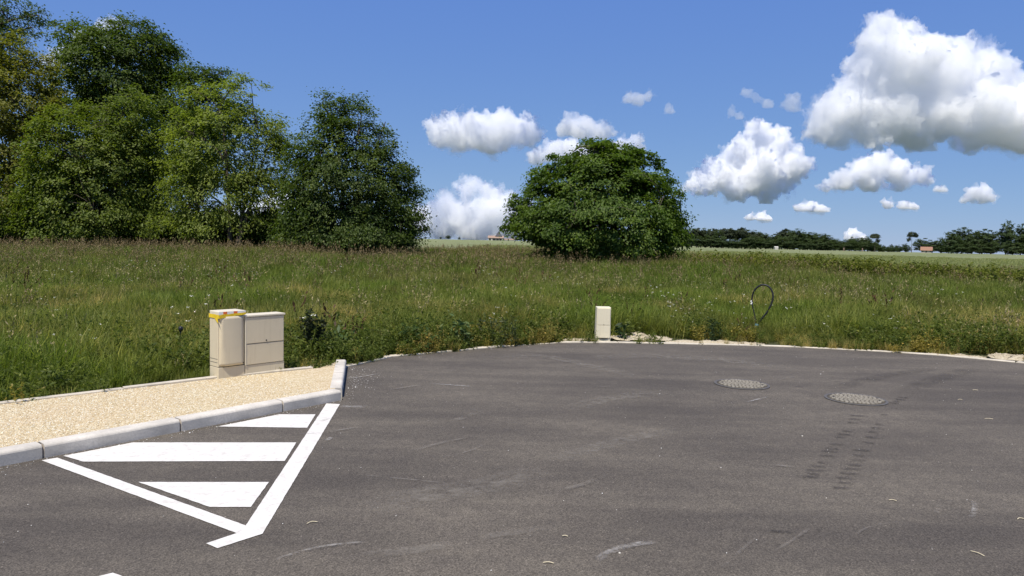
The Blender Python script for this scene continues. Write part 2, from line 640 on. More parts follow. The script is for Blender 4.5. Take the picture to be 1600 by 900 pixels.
def bend(a, b, rs, n=6, sag=0.12):
    a = np.asarray(a, float); b = np.asarray(b, float)
    L = np.linalg.norm(b - a)
    off = rs.normal(0, 1, 3) * L * sag
    t = np.linspace(0, 1, n)[:, None]
    return a + (b - a) * t + off * (4 * t * (1 - t)) * 0.5 + np.array([0, 0, L * 0.10]) * (4 * t * (1 - t))


def leaves_mesh(name, pos, nrm, dirv, length, width, lv, fold=0.18):
    """one bent diamond leaf per row"""
    n = len(pos)
    nrm = nrm / (np.linalg.norm(nrm, axis=1)[:, None] + 1e-9)
    dirv = dirv - nrm * np.sum(dirv * nrm, 1)[:, None]
    dirv = dirv / (np.linalg.norm(dirv, axis=1)[:, None] + 1e-9)
    sd = np.cross(nrm, dirv)
    L = length[:, None]; Wd = width[:, None]
    p0 = pos - dirv * L * 0.5
    p2 = pos + dirv * L * 0.5 - nrm * L * fold
    p1 = pos + sd * Wd * 0.5 + nrm * Wd * fold - dirv * L * 0.06
    p3 = pos - sd * Wd * 0.5 + nrm * Wd * fold - dirv * L * 0.06
    co = np.stack([p0, p1, p2, p3], 1).reshape(-1, 3)
    b = np.arange(n)[:, None] * 4
    tris = np.concatenate([b + np.array([[0, 1, 2]]), b + np.array([[0, 2, 3]])], 1).reshape(-1, 3)
    me = np_mesh(name, co, tris=tris)
    at_ = me.attributes.new('lv', 'FLOAT', 'FACE')
    at_.data.foreach_set('value', np.repeat(np.clip(lv, 0, 1), 2).astype(np.float32))
    return me


def build_tree(name, base, lobes, mat, seed, n_clump, per, leaf=(0.13, 0.085), clump_r=0.55, flat=0.6, droop=0.25, stems=1,
               trunk_r=0.16, shell=0.45, lv_shift=0.0, sprig=0.12, spread=0.5, bark=None, up=0.85):
    """lobes: (centre xyz, radii xyz) in metres. trunk + limbs + twigs, then leaf clumps spread through the lobes"""
    rs = np.random.RandomState(seed)
    base = np.asarray(base, float)
    C = np.array([l[0] for l in lobes], float); Rr = np.array([l[1] for l in lobes], float)
    vol = np.prod(Rr, 1) ** (2 / 3.0)
    ctr = (C * vol[:, None]).sum(0) / vol.sum()
    parts = []
    top = C[:, 2].max()
    trunks = []
    for s in range(stems):
        b = base + (0 if stems == 1 else 1) * np.array([rs.uniform(-spread, spread), rs.uniform(-spread, spread), 0])
        aim = ctr + (C[rs.randint(len(C))] - ctr) * (0.0 if stems == 1 else 0.7)
        aim[2] = base[2] + (top - base[2]) * (0.85 if stems == 1 else rs.uniform(0.6, 0.9))
        P = bend(b - np.array([0, 0, 0.15]), aim, rs, 9, 0.05)
        Rd = np.linspace(trunk_r, trunk_r * 0.18, 9); Rd[0] *= 1.35
        parts.append(tube(P, Rd, 8)); trunks.append(P)
    limb = []
    TP = np.concatenate(trunks)
    for c, r in zip(C, Rr):
        d = np.linalg.norm((TP - c) * np.array([1, 1, 0.6]), axis=1) + np.maximum(0, TP[:, 2] - c[2] + 0.4) * 3
        st = TP[np.argmin(d)]
        P = bend(st, c + rs.normal(0, 0.2, 3) * r, rs, 6)
        parts.append(tube(P, np.linspace(trunk_r * 0.42, trunk_r * 0.12, 6), 6)); limb.append(P)
    LP = np.concatenate(limb)
    # clump centres
    pr = vol / vol.sum()
    li = rs.choice(len(C), n_clump, p=pr)
    d = rs.normal(0, 1, (n_clump, 3)); d /= np.linalg.norm(d, axis=1)[:, None]
    rad = shell + (1 - shell) * rs.uniform(0, 1, n_clump) ** 0.6
    far = rs.uniform(0, 1, n_clump) < sprig
    rad[far] += rs.uniform(0.02, 0.22, far.sum())
    cc = C[li] + d * Rr[li] * rad[:, None]
    cc[:, 2] = np.maximum(cc[:, 2], base[2] + 0.35 + 0.3 * rs.uniform(0, 1, n_clump))
    for i in range(0, n_clump, max(1, n_clump // 170)):
        k = np.argmin(np.linalg.norm(LP - cc[i], axis=1))
        parts.append(tube(bend(LP[k], cc[i], rs, 4), np.linspace(trunk_r * 0.13, 0.006, 4), 4))
    V, Q = join_tubes(parts)
    root = empty(name, tuple(base))
    me = np_mesh('trunk', V - base, quads=Q)
    data_obj('trunk', me, bark or M_BARK, root, True)
    # leaves
    n = n_clump * per
    ci = np.repeat(np.arange(n_clump), per)
    out = cc - ctr; out[:, 2] *= 0.7
    out /= np.linalg.norm(out, axis=1)[:, None] + 1e-9
    cr = clump_r * rs.uniform(0.5, 1.25, n_clump)
    off = rs.normal(0, 0.5, (n, 3)) * cr[ci][:, None]
    # spray: squashed sheet tilted down along the outward direction
    off[:, 2] *= flat
    along = np.sum(off * out[ci], 1)
    off[:, 2] -= droop * np.maximum(0, along + 0.1)
    pos = cc[ci] + off
    nr = rs.normal(0, 0.55, (n, 3)) + np.array([0, 0, up]) + out[ci] * 0.6
    dv = out[ci] + rs.normal(0, 0.7, (n, 3)) + np.array([0, 0, -0.45])
    sc = rs.uniform(0.65, 1.3, n)
    cl = rs.normal(0, 0.17, n_clump)
    lv = 0.5 + lv_shift + cl[ci] + rs.normal(0, 0.16, n)
    me = leaves_mesh('crown', pos - base, nr, dv, leaf[0] * sc, leaf[1] * sc, lv)
    data_obj('crown', me, mat, root)
    return root


def px_lobes(depth, L, kd=1.0):
    """lobe list (px, py, rx_px, ry_px[, depth offset in m]) -> metres at the tree's own distance"""
    s = depth / F_PX
    out = []
    for l in L:
        dd = l[4] if len(l) > 4 else 0.0
        out.append((tuple(at(l[0], l[1], depth + dd)), (l[2] * s, l[2] * s * kd, l[3] * s)))
    return out


M_OAK = leaf_mat('dark_leaf', (0.034, 0.058, 0.011), (0.062, 0.096, 0.018), (0.120, 0.158, 0.034))
M_BUSH = leaf_mat('bush_leaf', (0.030, 0.052, 0.010), (0.060, 0.094, 0.018), (0.122, 0.158, 0.036))
M_LIME = leaf_mat('round_tree_leaf', (0.036, 0.066, 0.009), (0.072, 0.120, 0.017), (0.140, 0.195, 0.032))
M_ASH = leaf_mat('light_leaf', (0.100, 0.135, 0.024), (0.168, 0.210, 0.042), (0.245, 0.280, 0.070), 0.46)
M_MID = leaf_mat('mid_leaf', (0.062, 0.092, 0.014), (0.112, 0.152, 0.024), (0.185, 0.220, 0.044), 0.44)
M_YEL = leaf_mat('yellowing_leaf', (0.085, 0.098, 0.016), (0.150, 0.158, 0.025), (0.240, 0.225, 0.042), 0.46)
M_FARL = leaf_mat('far_leaf', (0.032, 0.052, 0.022), (0.054, 0.080, 0.033), (0.088, 0.116, 0.046), 0.3, 0.005)
M_PINE = leaf_mat('pine_needles', (0.034, 0.047, 0.027), (0.056, 0.070, 0.040), (0.084, 0.100, 0.056), 0.2, 0.005)


def ground_at(px, depth):
    x = at(px, 400, depth).x
    return (x, depth, hz(x, depth))


t = build_tree('broadleaf_tree', ground_at(940, 36), px_lobes(36, [
    (940, 300, 86, 60), (885, 325, 68, 52, -0.8), (1002, 320, 60, 54, -0.4), (938, 254, 44, 28), (898, 274, 52, 36), (860, 352, 58, 40, -1.2), (1022, 358, 48, 40, -0.6),
    (940, 352, 105, 46, -1.5), (828, 348, 30, 26), (846, 282, 24, 17, -0.5), (998, 270, 48, 36), (1046, 335, 26, 30), (960, 262, 40, 28), (985, 240, 22, 14), (945, 236, 26, 13),
    (880, 385, 46, 18, -1.0), (1000, 388, 56, 18, -0.8), (940, 392, 70, 16, -1.2), (815, 330, 20, 14), (1055, 372, 18, 16), (800, 354, 14, 8), (810, 312, 12, 8), (1066, 345, 14, 10), (1074, 366, 10, 7), (1014, 240, 12, 8), (850, 266, 14, 9), (893, 240, 14, 9), (925, 225, 14, 8), (1042, 290, 13, 10), (832, 296, 14, 9)]), M_LIME, 11, 1250, 74, (0.145, 0.096), 0.48, 0.52, 0.35, trunk_r=0.20, shell=0.48, sprig=0.24)
tag(t, 'round dense green tree standing alone in the meadow', 'tree')
t = build_tree('broadleaf_tree', ground_at(545, 36), px_lobes(36, [
    (545, 290, 90, 70), (500, 312, 66, 62), (598, 300, 56, 58), (560, 225, 52, 52), (503, 232, 46, 52), (515, 190, 28, 32), (558, 185, 26, 28), (612, 335, 46, 38), (470, 335, 40, 40),
    (640, 335, 24, 32), (596, 232, 26, 34), (532, 350, 96, 30), (508, 160, 12, 22), (538, 165, 10, 20), (560, 160, 9, 18), (628, 268, 22, 14), (642, 300, 20, 12), (480, 372, 60, 16, -0.5), (560, 372, 80, 16, -0.8), (625, 368, 40, 16), (655, 350, 16, 22), (462, 270, 34, 52)]),
    M_BUSH, 12, 1150, 66, (0.128, 0.084), 0.50, 0.65, 0.15, trunk_r=0.11, stems=5, shell=0.34, sprig=0.2, lv_shift=0.04)
tag(t, 'dark bushy tree with ragged upright shoots at the end of the tree row', 'tree')
t = build_tree('broadleaf_tree', ground_at(352, 37.5), px_lobes(37.5, [
    (345, 232, 66, 70), (402, 205, 42, 50), (300, 225, 44, 55), (385, 152, 36, 28), (330, 160, 40, 30), (425, 260, 28, 50), (340, 305, 72, 45), (285, 285, 40, 50), (405, 300, 36, 45), (430, 205, 20, 30), (440, 320, 24, 40), (330, 352, 80, 22), (442, 250, 22, 44),
    (370, 128, 24, 12)]),
    M_ASH, 13, 600, 58, (0.160, 0.080), 0.55, 0.6, 0.3, trunk_r=0.13, stems=3, shell=0.45, sprig=0.28, spread=0.8)
tag(t, 'airy light green tree with thin stems beside the dark bushy tree', 'tree')
t = build_tree('broadleaf_tree', ground_at(190, 44), px_lobes(44, [
    (180, 112, 86, 62), (228, 92, 48, 48), (135, 72, 50, 34), (200, 190, 76, 76), (120, 160, 56, 66), (180, 285, 80, 80), (255, 135, 32, 34), (262, 78, 24, 20), (110, 45, 24, 16), (205, 48, 40, 20)]),
    M_OAK, 14, 1000, 64, (0.165, 0.110), 0.66, 0.6, 0.2, trunk_r=0.26, shell=0.4, sprig=0.18)
tag(t, 'tallest dark green tree rising above the others in the tree row', 'tree')
t = build_tree('broadleaf_tree', ground_at(150, 38), px_lobes(38, [
    (120, 235, 74, 80), (190, 262, 54, 80), (92, 300, 64, 60), (205, 185, 44, 52), (150, 322, 86, 42), (60, 330, 60, 40), (230, 315, 40, 50), (215, 240, 40, 60), (240, 352, 50, 26), (120, 360, 90, 20)]),
    M_MID, 15, 980, 66, (0.145, 0.092), 0.54, 0.65, 0.2, trunk_r=0.13, stems=4, shell=0.38, spread=1.0)
tag(t, 'mid green leafy tree growing in front of the tallest tree', 'tree')
t = build_tree('broadleaf_tree', ground_at(5, 39), px_lobes(39, [
    (30, 172, 56, 72), (62, 250, 52, 72), (-30, 120, 56, 74), (25, 88, 40, 36), (-50, 240, 80, 96), (0, 325, 84, 40), (72, 160, 28, 36), (60, 110, 30, 26)]),
    M_YEL, 16, 880, 64, (0.145, 0.092), 0.54, 0.65, 0.2, trunk_r=0.18, stems=2, shell=0.4)
tag(t, 'yellowish green tree next to the mid green tree', 'tree')
t = build_tree('broadleaf_tree', ground_at(-20, 46), px_lobes(46, [
    (10, 20, 40, 30), (-40, 40, 60, 60), (55, 42, 18, 14), (0, 70, 50, 40), (-60, 130, 90, 90), (-80, 10, 60, 50), (62, 22, 12, 8)]),
    M_OAK, 17, 620, 42, (0.150, 0.100), 0.6, 0.6, 0.2, trunk_r=0.26)
tag(t, 'dark tree showing above and behind the yellowish tree', 'tree')
t = build_tree('broadleaf_tree', ground_at(308, 43), px_lobes(43, [
    (312, 132, 32, 26), (290, 172, 38, 46), (332, 185, 42, 46), (342, 118, 18, 12), (300, 240, 60, 60), (290, 112, 18, 12)]),
    M_OAK, 18, 560, 40, (0.150, 0.100), 0.55, 0.6, 0.2, trunk_r=0.17)
tag(t, 'dark tree behind the airy light green tree', 'tree')
for i, (px, dp, L, lb) in enumerate((
        (40, 38.5, [(20, 352, 60, 26), (75, 352, 50, 26), (-30, 350, 50, 30)], 'dark low shrub under the yellowish tree'),
        (200, 39, [(170, 352, 50, 28), (225, 350, 50, 28), (130, 356, 40, 22)], 'dark low shrub under the mid green tree'),
        (330, 39.5, [(305, 356, 46, 22), (350, 354, 42, 24)], 'dark low shrub under the airy light green tree'),
        (430, 38.5, [(420, 352, 34, 26), (455, 358, 36, 22)], 'dark low shrub between the airy tree and the dark bushy tree'),
        (-20, 41, [(-60, 364, 60, 24), (0, 366, 50, 22), (50, 366, 44, 22)], 'dark undergrowth bush behind the yellowish tree'),
        (130, 41.5, [(100, 366, 46, 22), (150, 368, 46, 20), (190, 367, 40, 22)], 'dark undergrowth bush behind the mid green tree'),
        (265, 41.5, [(235, 368, 40, 20), (275, 369, 42, 20), (310, 369, 34, 18)], 'dark undergrowth bush between the mid green and the airy tree'),
        (385, 41, [(350, 370, 40, 18), (392, 371, 30, 16)], 'dark undergrowth bush behind the airy tree'),
        (530, 40, [(470, 372, 40, 18), (520, 372, 46, 20), (570, 373, 46, 20), (620, 374, 36, 17)], 'dark undergrowth bush behind the dark bushy tree'))):
    t = build_tree('shrub', ground_at(px, dp), px_lobes(dp, L), M_OAK, 30 + i, 480, 42, (0.12, 0.08), 0.45, 0.8, 0.1, stems=5, trunk_r=0.05, shell=0.2, spread=1.2)
    tag(t, lb, 'shrub')

# ------------------------------------------------------------------ far wood: individual trees, shared meshes
def copy_tree(o, loc, rz, sc):
    c = o.copy(); COL.objects.link(c)
    c.location = loc; c.rotation_euler = (0, 0, rz); c.scale = sc
    for ch in o.children:
        d = ch.copy(); COL.objects.link(d); d.parent = c
    return c


def far_proto(kind, seed):
    """unit-height trees (1 m tall, scaled up when placed)"""
    rs = np.random.RandomState(seed)
    if kind == 'pine':
        lob = [((rs.normal(0, 0.05), rs.normal(0, 0.05), 0.80), (0.17, 0.17, 0.14)), ((0.09, 0.03, 0.68), (0.16, 0.15, 0.12)), ((-0.09, 0, 0.66), (0.15, 0.15, 0.12)),
               ((0.02, 0.08, 0.55), (0.18, 0.16, 0.09)), ((0.0, -0.06, 0.90), (0.10, 0.10, 0.08))]
        return lob, 90, 26, 0.062, 0.05
    if kind == 'umbrella':
        lob = [((0.02, 0, 0.86), (0.26, 0.22, 0.10)), ((0.16, 0, 0.80), (0.16, 0.15, 0.09)), ((-0.18, 0, 0.78), (0.13, 0.13, 0.08)), ((0.20, 0, 0.60), (0.09, 0.09, 0.05))]
        return lob, 80, 26, 0.058, 0.045
    lob = [((0, 0, 0.55), (0.30, 0.30, 0.30)), ((0.14, 0.05, 0.42), (0.24, 0.24, 0.24)), ((-0.15, -0.03, 0.45), (0.22, 0.22, 0.26)), ((0.03, 0, 0.78), (0.18, 0.18, 0.18)),
           ((-0.06, 0.05, 0.25), (0.28, 0.26, 0.2)), ((0.12, -0.1, 0.24), (0.26, 0.24, 0.2))]
    return lob, 130, 28, 0.060, 0.055


def far_tree(kind, seed, mat):
    lob, nc, per, ls, cr = far_proto(kind, seed)
    k = 12.0
    lob = [(tuple(k * c for c in a), tuple(k * c for c in r)) for a, r in lob]
    return build_tree('pine_tree' if kind != 'broad' else 'broadleaf_tree', (0, 0, 0), lob, mat, seed, nc, per, (ls * k * 0.8, ls * k * 0.55), cr * k * 1.5, 0.7, 0.1,
                      trunk_r=0.2, shell=0.25, sprig=0.2)


FT = {'pine': [far_tree('pine', 41, M_PINE), far_tree('pine', 42, M_PINE)], 'umbrella': [far_tree('umbrella', 43, M_PINE)],
      'broad': [far_tree('broad', 44, M_FARL), far_tree('broad', 45, M_FARL)]}
_used = set()


def place_far(kind, v, px, top_py, depth, label, group=None, wide=1.0, rz=0.0):
    src = FT[kind][v % len(FT[kind])]
    x, y, z = ground_at(px, depth)
    tz = at(px, top_py, depth).z
    s = max(0.15, (tz - z) / 12.0)
    sc = (s * wide, s * wide, s)
    if src.name in _used:
        o = copy_tree(src, (x, y, z), rz, sc)
    else:
        o = src; _used.add(src.name)
        o.location = (x, y, z); o.rotation_euler = (0, 0, rz); o.scale = sc
    return tag(o, label, 'tree', group)


rg = random.Random(77)
prof_x = [1050, 1075, 1110, 1150, 1185, 1200, 1235, 1262, 1290, 1312, 1335, 1352, 1380, 1400]
prof_y = [357, 354, 357, 355, 358, 362, 356, 360, 363, 370, 367, 369, 380, 384]
WOOD = 'dark trees massed in the long far wood across the field'
x = 1046
while x < 1395:
    ty = np.interp(x, prof_x, prof_y)
    k = 'pine' if rg.random() < 0.55 and x < 1290 else 'broad'
    place_far(k, rg.randint(0, 1), x, ty + rg.uniform(-1.5, 5), 300 + rg.uniform(-6, 10), 'dark tree massed in the long far wood across the field', WOOD, rg.uniform(1.2, 1.6), rg.uniform(0, 6.28))
    x += rg.uniform(5, 9)
x = 1050
while x < 1400:                                   # understorey along the front of the wood
    ty = np.interp(x, prof_x, prof_y)
    place_far('broad', rg.randint(0, 1), x, ty + (390 - ty) * rg.uniform(0.25, 0.6), 288 + rg.uniform(-3, 3), 'low leafy tree along the front of the long far wood', 'low trees fronting the long far wood', rg.uniform(1.8, 2.6), rg.uniform(0, 6.28))
    x += rg.uniform(7, 11)
place_far('umbrella', 0, 1366, 364, 282, 'lone pine with a flat spreading crown at the right end of the far wood', None, 1.0, 0.4)
place_far('umbrella', 0, 1424, 361, 282, 'slender pine with a flat crown beside the orange roofed house', None, 0.75, 3.0)
for px, ty in ((1402, 382), (1414, 380), (1440, 371), (1456, 374), (1470, 373), (1482, 374)):
    place_far('broad', px, px, ty, 292, 'low dark tree around the orange roofed house', 'low trees around the far house', 1.9, px)
for px, ty in ((1486, 358), (1502, 353), (1518, 357), (1534, 356), (1548, 358), (1612, 350), (1626, 352), (1640, 356)):
    place_far('broad', px, px, ty, 262 + px % 9, 'broad dark tree in the clump right of the orange roofed house', 'broad trees right of the far house', 1.3, px * 1.7)
place_far('broad', 1, 1571, 342, 258, 'tallest dark tree of the clump right of the orange roofed house', None, 0.85, 1.0)
place_far('broad', 0, 1594, 347, 266, 'dark tree overlapping the tallest tree of the clump', None, 0.9, 2.2)
for px, ty in ((1495, 380), (1512, 378), (1530, 380), (1548, 377), (1582, 376), (1605, 378)):
    place_far('broad', px, px, ty, 252, 'low dark undergrowth tree below the clump right of the house', 'undergrowth below the clump', 2.2, px * 2.1)
for px, ty, w in ((700, 367, 2.0), (717, 370, 1.6), (688, 371.5, 1.5), (808, 369.5, 2.4)):
    place_far('broad', px, px, ty, 600, 'tiny round bush on the skyline beside the far farmhouse', 'bushes on the skyline', w, px)
# ------------------------------------------------------------------ clouds (closed bodies of scattering droplets, base about 1.1 km up)
ALB = 0.991                     # keeps thick parts greyer than thin sunlit rims


def cloud_mat(name, density, ALB=ALB):
    N = Nodes(name)
    v = N.n('VolumeScatter', Density=density, Anisotropy=0.0)
    v.inputs['Color'].default_value = (ALB, ALB, ALB, 1)
    N.t.links.new(v.outputs[0], N.out.inputs['Volume'])
    return N.m


_ICO = {}


def ico(sub):
    if sub not in _ICO:
        bm = bmesh.new()
        bmesh.ops.create_icosphere(bm, subdivisions=sub, radius=1.0)
        _ICO[sub] = (np.array([v.co for v in bm.verts]), np.array([[v.index for v in f.verts] for f in bm.faces]))
        bm.free()
    return _ICO[sub]


def cloud_body(name, blobs, depth, base_py, seed, mat, voxel_px=2.2, rough=1.0, kids=9, flat=0.25):
    """blobs: (px, py, r_px) read off the photo; they get depth, size and a flat base at the cloud's own distance"""
    rg = random.Random(seed)
    s = depth / F_PX                         # metres per photo pixel at that distance
    sph = []
    cx = sum(b[0] for b in blobs) / len(blobs)
    for (px, py, r) in blobs:
        c = at(px, py, depth) + Vector((0, rg.uniform(-0.5, 0.5) * r * s, 0))
        sph.append((c, r * s))
    lv = list(sph)
    for k, (nk, f0, f1) in enumerate(((kids, 0.26, 0.55), (6, 0.22, 0.52))):
        nxt = []
        for (c, r) in lv:
            for _ in range(nk):
                d = Vector((rg.gauss(0, 1), rg.gauss(0, 1), rg.gauss(0.25, 0.8))).normalized()
                rr = r * rg.uniform(f0, f1)
                nxt.append((c + d * (r * rg.uniform(0.78, 1.02)), rr))
        sph += nxt
        lv = nxt
    co, qi = ico(2)
    V = np.concatenate([co * r + np.array(c) for c, r in sph])
    Fc = np.concatenate([qi + i * len(co) for i in range(len(sph))])
    org = np.array(at(cx, base_py, depth))
    me = np_mesh('cloud_raw', V - org, tris=Fc)
    o = bpy.data.objects.new('cloud', me)
    COL.objects.link(o)
    m = o.modifiers.new('r', 'REMESH'); m.mode = 'VOXEL'; m.voxel_size = voxel_px * s
    for i, (sz, st) in enumerate(((40, 8), (17, 7.5), (7, 4.2))):
        tx = bpy.data.textures.new('puff', 'CLOUDS'); tx.noise_scale = sz * s; tx.noise_depth = 3; tx.noise_basis = 'VORONOI_F1' if i else 'ORIGINAL_PERLIN'
        m = o.modifiers.new('d%d' % i, 'DISPLACE'); m.texture = tx; m.strength = (st if i == 0 else -st) * s * rough; m.mid_level = 0.5 if i == 0 else 0.35
        m.texture_coords = 'LOCAL'
    dg = bpy.context.evaluated_depsgraph_get()
    me2 = bpy.data.meshes.new_from_object(o.evaluated_get(dg))
    bpy.data.objects.remove(o); bpy.data.meshes.remove(me)
    n = len(me2.vertices)
    a = np.empty(n * 3, np.float32); me2.vertices.foreach_get('co', a); a = a.reshape(-1, 3)
    low = a[:, 2] < 0
    a[low, 2] *= flat
    me2.vertices.foreach_set('co', a.ravel()); me2.update()
    me2.name = 'cloud'
    me2.materials.clear(); me2.materials.append(mat)
    o = bpy.data.objects.new('cloud', me2); COL.objects.link(o); o.location = org
    return o


DROPS = cloud_mat('cloud_droplets', 1 / 115)
VEIL = cloud_mat('cloud_veil', 1 / 400)
THIN = cloud_mat('thin_cloud', 1 / 120)
WISP = cloud_mat('cloud_wisp', 1 / 170)
FAR = cloud_mat('distant_cloud', 1 / 80)
BANK = cloud_mat('hazy_cloud_bank', 1 / 650, 0.999)
BASE_UP = 1100.0


def cloud(label, blobs, base_py, seed, mat=DROPS, veil=True, vox=1.4, rough=2.1, far=None, grp=None, kids=10):
    cx = sum(b[0] for b in blobs) / len(blobs)
    d = ray(cx, base_py)
    depth = far or min(30000.0, BASE_UP / max(d.z, 0.012))
    rough = rough * min(1.0, max(0.45, sum(b[2] for b in blobs) / len(blobs) / 26.0))
    o = cloud_body('cloud', [(x, y, r * 0.86) for x, y, r in blobs], depth, base_py, seed, mat, vox, rough, kids)
    tag(o, label, 'cloud', grp)
    if veil:
        v = cloud_body('cloud', [(x, y, r * 0.9) for x, y, r in blobs], depth, base_py + 4, seed + 50, VEIL, vox * 1.75, rough * 1.5, 8, 0.6)
        v.name = 'veil'
        v.location = v.location - o.location
        v.parent = o
    return o


cloud('towering heap of white and grey cumulus cloud, the largest in the sky',
      [(1372, 62, 40), (1420, 48, 30), (1350, 100, 34), (1400, 110, 58), (1480, 112, 52), (1540, 108, 40), (1495, 72, 22), (1330, 165, 48),
       (1290, 180, 34), (1275, 205, 26), (1310, 212, 28), (1400, 178, 58), (1470, 175, 58), (1530, 180, 55), (1590, 190, 58), (1650, 195, 60),
       (1360, 212, 30), (1440, 212, 35), (1520, 215, 35), (1600, 222, 35), (1690, 170, 60), (1660, 120, 40), (1580, 130, 30)], 236, 1, vox=1.7)
cloud('oval white cumulus cloud floating between the bushy dark tree and the round tree',
      [(688, 207, 30), (715, 206, 36), (745, 208, 37), (785, 205, 38), (815, 206, 32), (834, 209, 20), (765, 220, 34), (725, 222, 26), (714, 243, 14)], 236, 2)
cloud('conical white cumulus cloud right of the round tree, under the towering heap',
      [(1178, 200, 22), (1195, 215, 24), (1160, 240, 28), (1210, 240, 36), (1130, 270, 34), (1180, 275, 44), (1230, 262, 34), (1258, 262, 20),
       (1098, 288, 28), (1150, 300, 24), (1200, 296, 26), (1230, 290, 22)], 318, 3)
cloud('low broad white cumulus cloud just below the towering heap',
      [(1372, 258, 26), (1345, 268, 26), (1400, 268, 28), (1430, 276, 22), (1315, 284, 22), (1360, 286, 24), (1290, 294, 14), (1410, 288, 18), (1448, 282, 14)], 300, 4)
cloud('small compact white cloud low over the tall far trees', [(1520, 304, 16), (1540, 302, 17), (1552, 308, 12), (1510, 312, 10)], 318, 5)
cloud('thin grey-white cloud above the crown of the round tree', [(888, 197, 22), (915, 200, 26), (940, 206, 20), (958, 207, 12), (905, 212, 18)], 216, 6, THIN)
cloud('white cloud half hidden behind the crown of the round tree',
      [(838, 248, 19), (865, 238, 22), (882, 230, 18), (900, 246, 28), (940, 244, 30), (972, 232, 20), (993, 222, 17), (1000, 232, 12)], 262, 7)
cloud('bank of distant white cloud low behind the far farmhouse',
      [(742, 286, 16), (728, 298, 20), (700, 314, 22), (768, 306, 26), (800, 308, 18), (680, 330, 26), (720, 335, 34), (770, 338, 36), (815, 335, 30),
       (690, 356, 30), (740, 360, 32), (790, 360, 32), (830, 358, 28), (655, 345, 30), (860, 350, 30)], 372, 8, BANK, rough=1.8, far=24000)
for lb, bl, bp, sd in (
        ('flat small white cloud low over the middle of the far wood', [(1250, 325, 13), (1268, 324, 14), (1284, 327, 12)], 330, 9),
        ('small double puff of cloud low over the wide gap in the far trees', [(1388, 320, 12), (1412, 321, 12), (1430, 323, 10)], 326, 10),
        ('tiny flat cloud just above the left end of the far wood', [(1172, 340, 10), (1190, 339, 12), (1202, 342, 8)], 344, 11),
        ('tip of a distant cloud poking over the far wood', [(1335, 366, 12), (1325, 371, 10), (1348, 372, 9)], 376, 12),
        ('tiny faint cloud beside the low broad cloud', [(1464, 296, 9), (1474, 296, 9)], 299, 13)):
    cloud(lb, bl, bp, sd, FAR, vox=1.2, kids=6)
cloud('wispy small cloud high above the round tree', [(980, 155, 13), (996, 155, 15), (1014, 150, 12)], 164, 14, THIN, vox=1.3, kids=6)
cloud('tiny pale tuft of cloud beside the wispy small cloud', [(1046, 168, 11), (1044, 173, 9)], 178, 15, WISP, False, vox=1.2, kids=6)
cloud('trailing wisp of thin cloud left of the towering heap', [(1166, 147, 12), (1182, 154, 11), (1201, 162, 13)], 168, 16, WISP, False, vox=1.2, kids=6)
cloud('pale scrap of cloud touching the edge of the towering heap', [(1238, 164, 19), (1244, 152, 14)], 174, 17, WISP, False, vox=1.2, kids=6)
cloud('pale scrap of cloud at the peak of the conical cumulus', [(1142, 176, 11), (1156, 180, 10)], 186, 18, WISP, False, vox=1.2, kids=6)
cloud('white cloud peeping over the top of the tallest tree', [(160, 40, 18), (182, 36, 16), (130, 60, 20), (100, 90, 24), (170, 80, 26), (70, 95, 16)], 105, 19)
cloud('white cloud low behind the trunks of the left trees', [(400, 330, 30), (440, 320, 30), (350, 345, 30), (450, 350, 30), (300, 345, 24)], 366, 20, BANK, far=24000)
# ------------------------------------------------------------------ meadow plants (scattered, uncountable: stuff)
def plant_mat(name, gcol=True, trans=0.42, gloss=0.008, base=(0.1, 0.1, 0.05)):
    N = Nodes(name)
    v = N.n('Attribute', _attribute_name='lv')
    if gcol:
        g = N.n('Attribute', _attribute_name='gcol', _attribute_type='INSTANCER')
        c0 = g.outputs['Color']
    else:
        c0 = (*base, 1)
    col = N.mix(1.0, c0, N.ramp(v.outputs['Fac'], [(0.0, (0.55, 0.62, 0.5)), (0.5, (1, 1, 1)), (0.85, (1.5, 1.4, 1.3)), (1.0, (2.1, 1.75, 1.7))]), 'MULTIPLY')
    d = N.n('BsdfDiffuse', Color=col)
    t = N.n('BsdfTranslucent', Color=N.mix(1.0, col, (1.25, 1.35, 0.6), 'MULTIPLY'))
    m1 = N.n('MixShader', Fac=trans)
    N.t.links.new(d.outputs[0], m1.inputs[1]); N.t.links.new(t.outputs[0], m1.inputs[2])
    gl = N.n('BsdfGlossy', Roughness=0.45)
    m2 = N.n('MixShader', Fac=gloss)
    N.t.links.new(m1.outputs[0], m2.inputs[1]); N.t.links.new(gl.outputs[0], m2.inputs[2])
    return N.surf(m2)


def plain_leaf(name, c, trans=0.2):
    return plant_mat(name, False, trans, 0.008, c)


M_BLADE = plant_mat('grass_blade')
M_SEED = plain_leaf('seed_head', (0.190, 0.145, 0.082))
M_STRAW = plain_leaf('straw', (0.27, 0.235, 0.12))
M_PETAL = plain_leaf('white_petal', (0.68, 0.68, 0.62))
M_DOCK = plain_leaf('dock_seed', (0.085, 0.050, 0.028))


def strips(P, Wd, nrm_side, lv):
    """ribbons: P (n,k,3) centre lines, Wd (n,k) widths, nrm_side (n,3) sideways dirs"""
    n, k, _ = P.shape
    Lf = P - nrm_side[:, None, :] * Wd[:, :, None] * 0.5
    Rt = P + nrm_side[:, None, :] * Wd[:, :, None] * 0.5
    co = np.stack([Lf, Rt], 2).reshape(-1, 3)
    q = []
    for j in range(k - 1):
        q.append(np.array([2 * j, 2 * j + 1, 2 * j + 3, 2 * j + 2])[None] + (np.arange(n) * 2 * k)[:, None])
    return co, np.stack(q, 1).reshape(-1, 4), np.repeat(lv, k - 1)


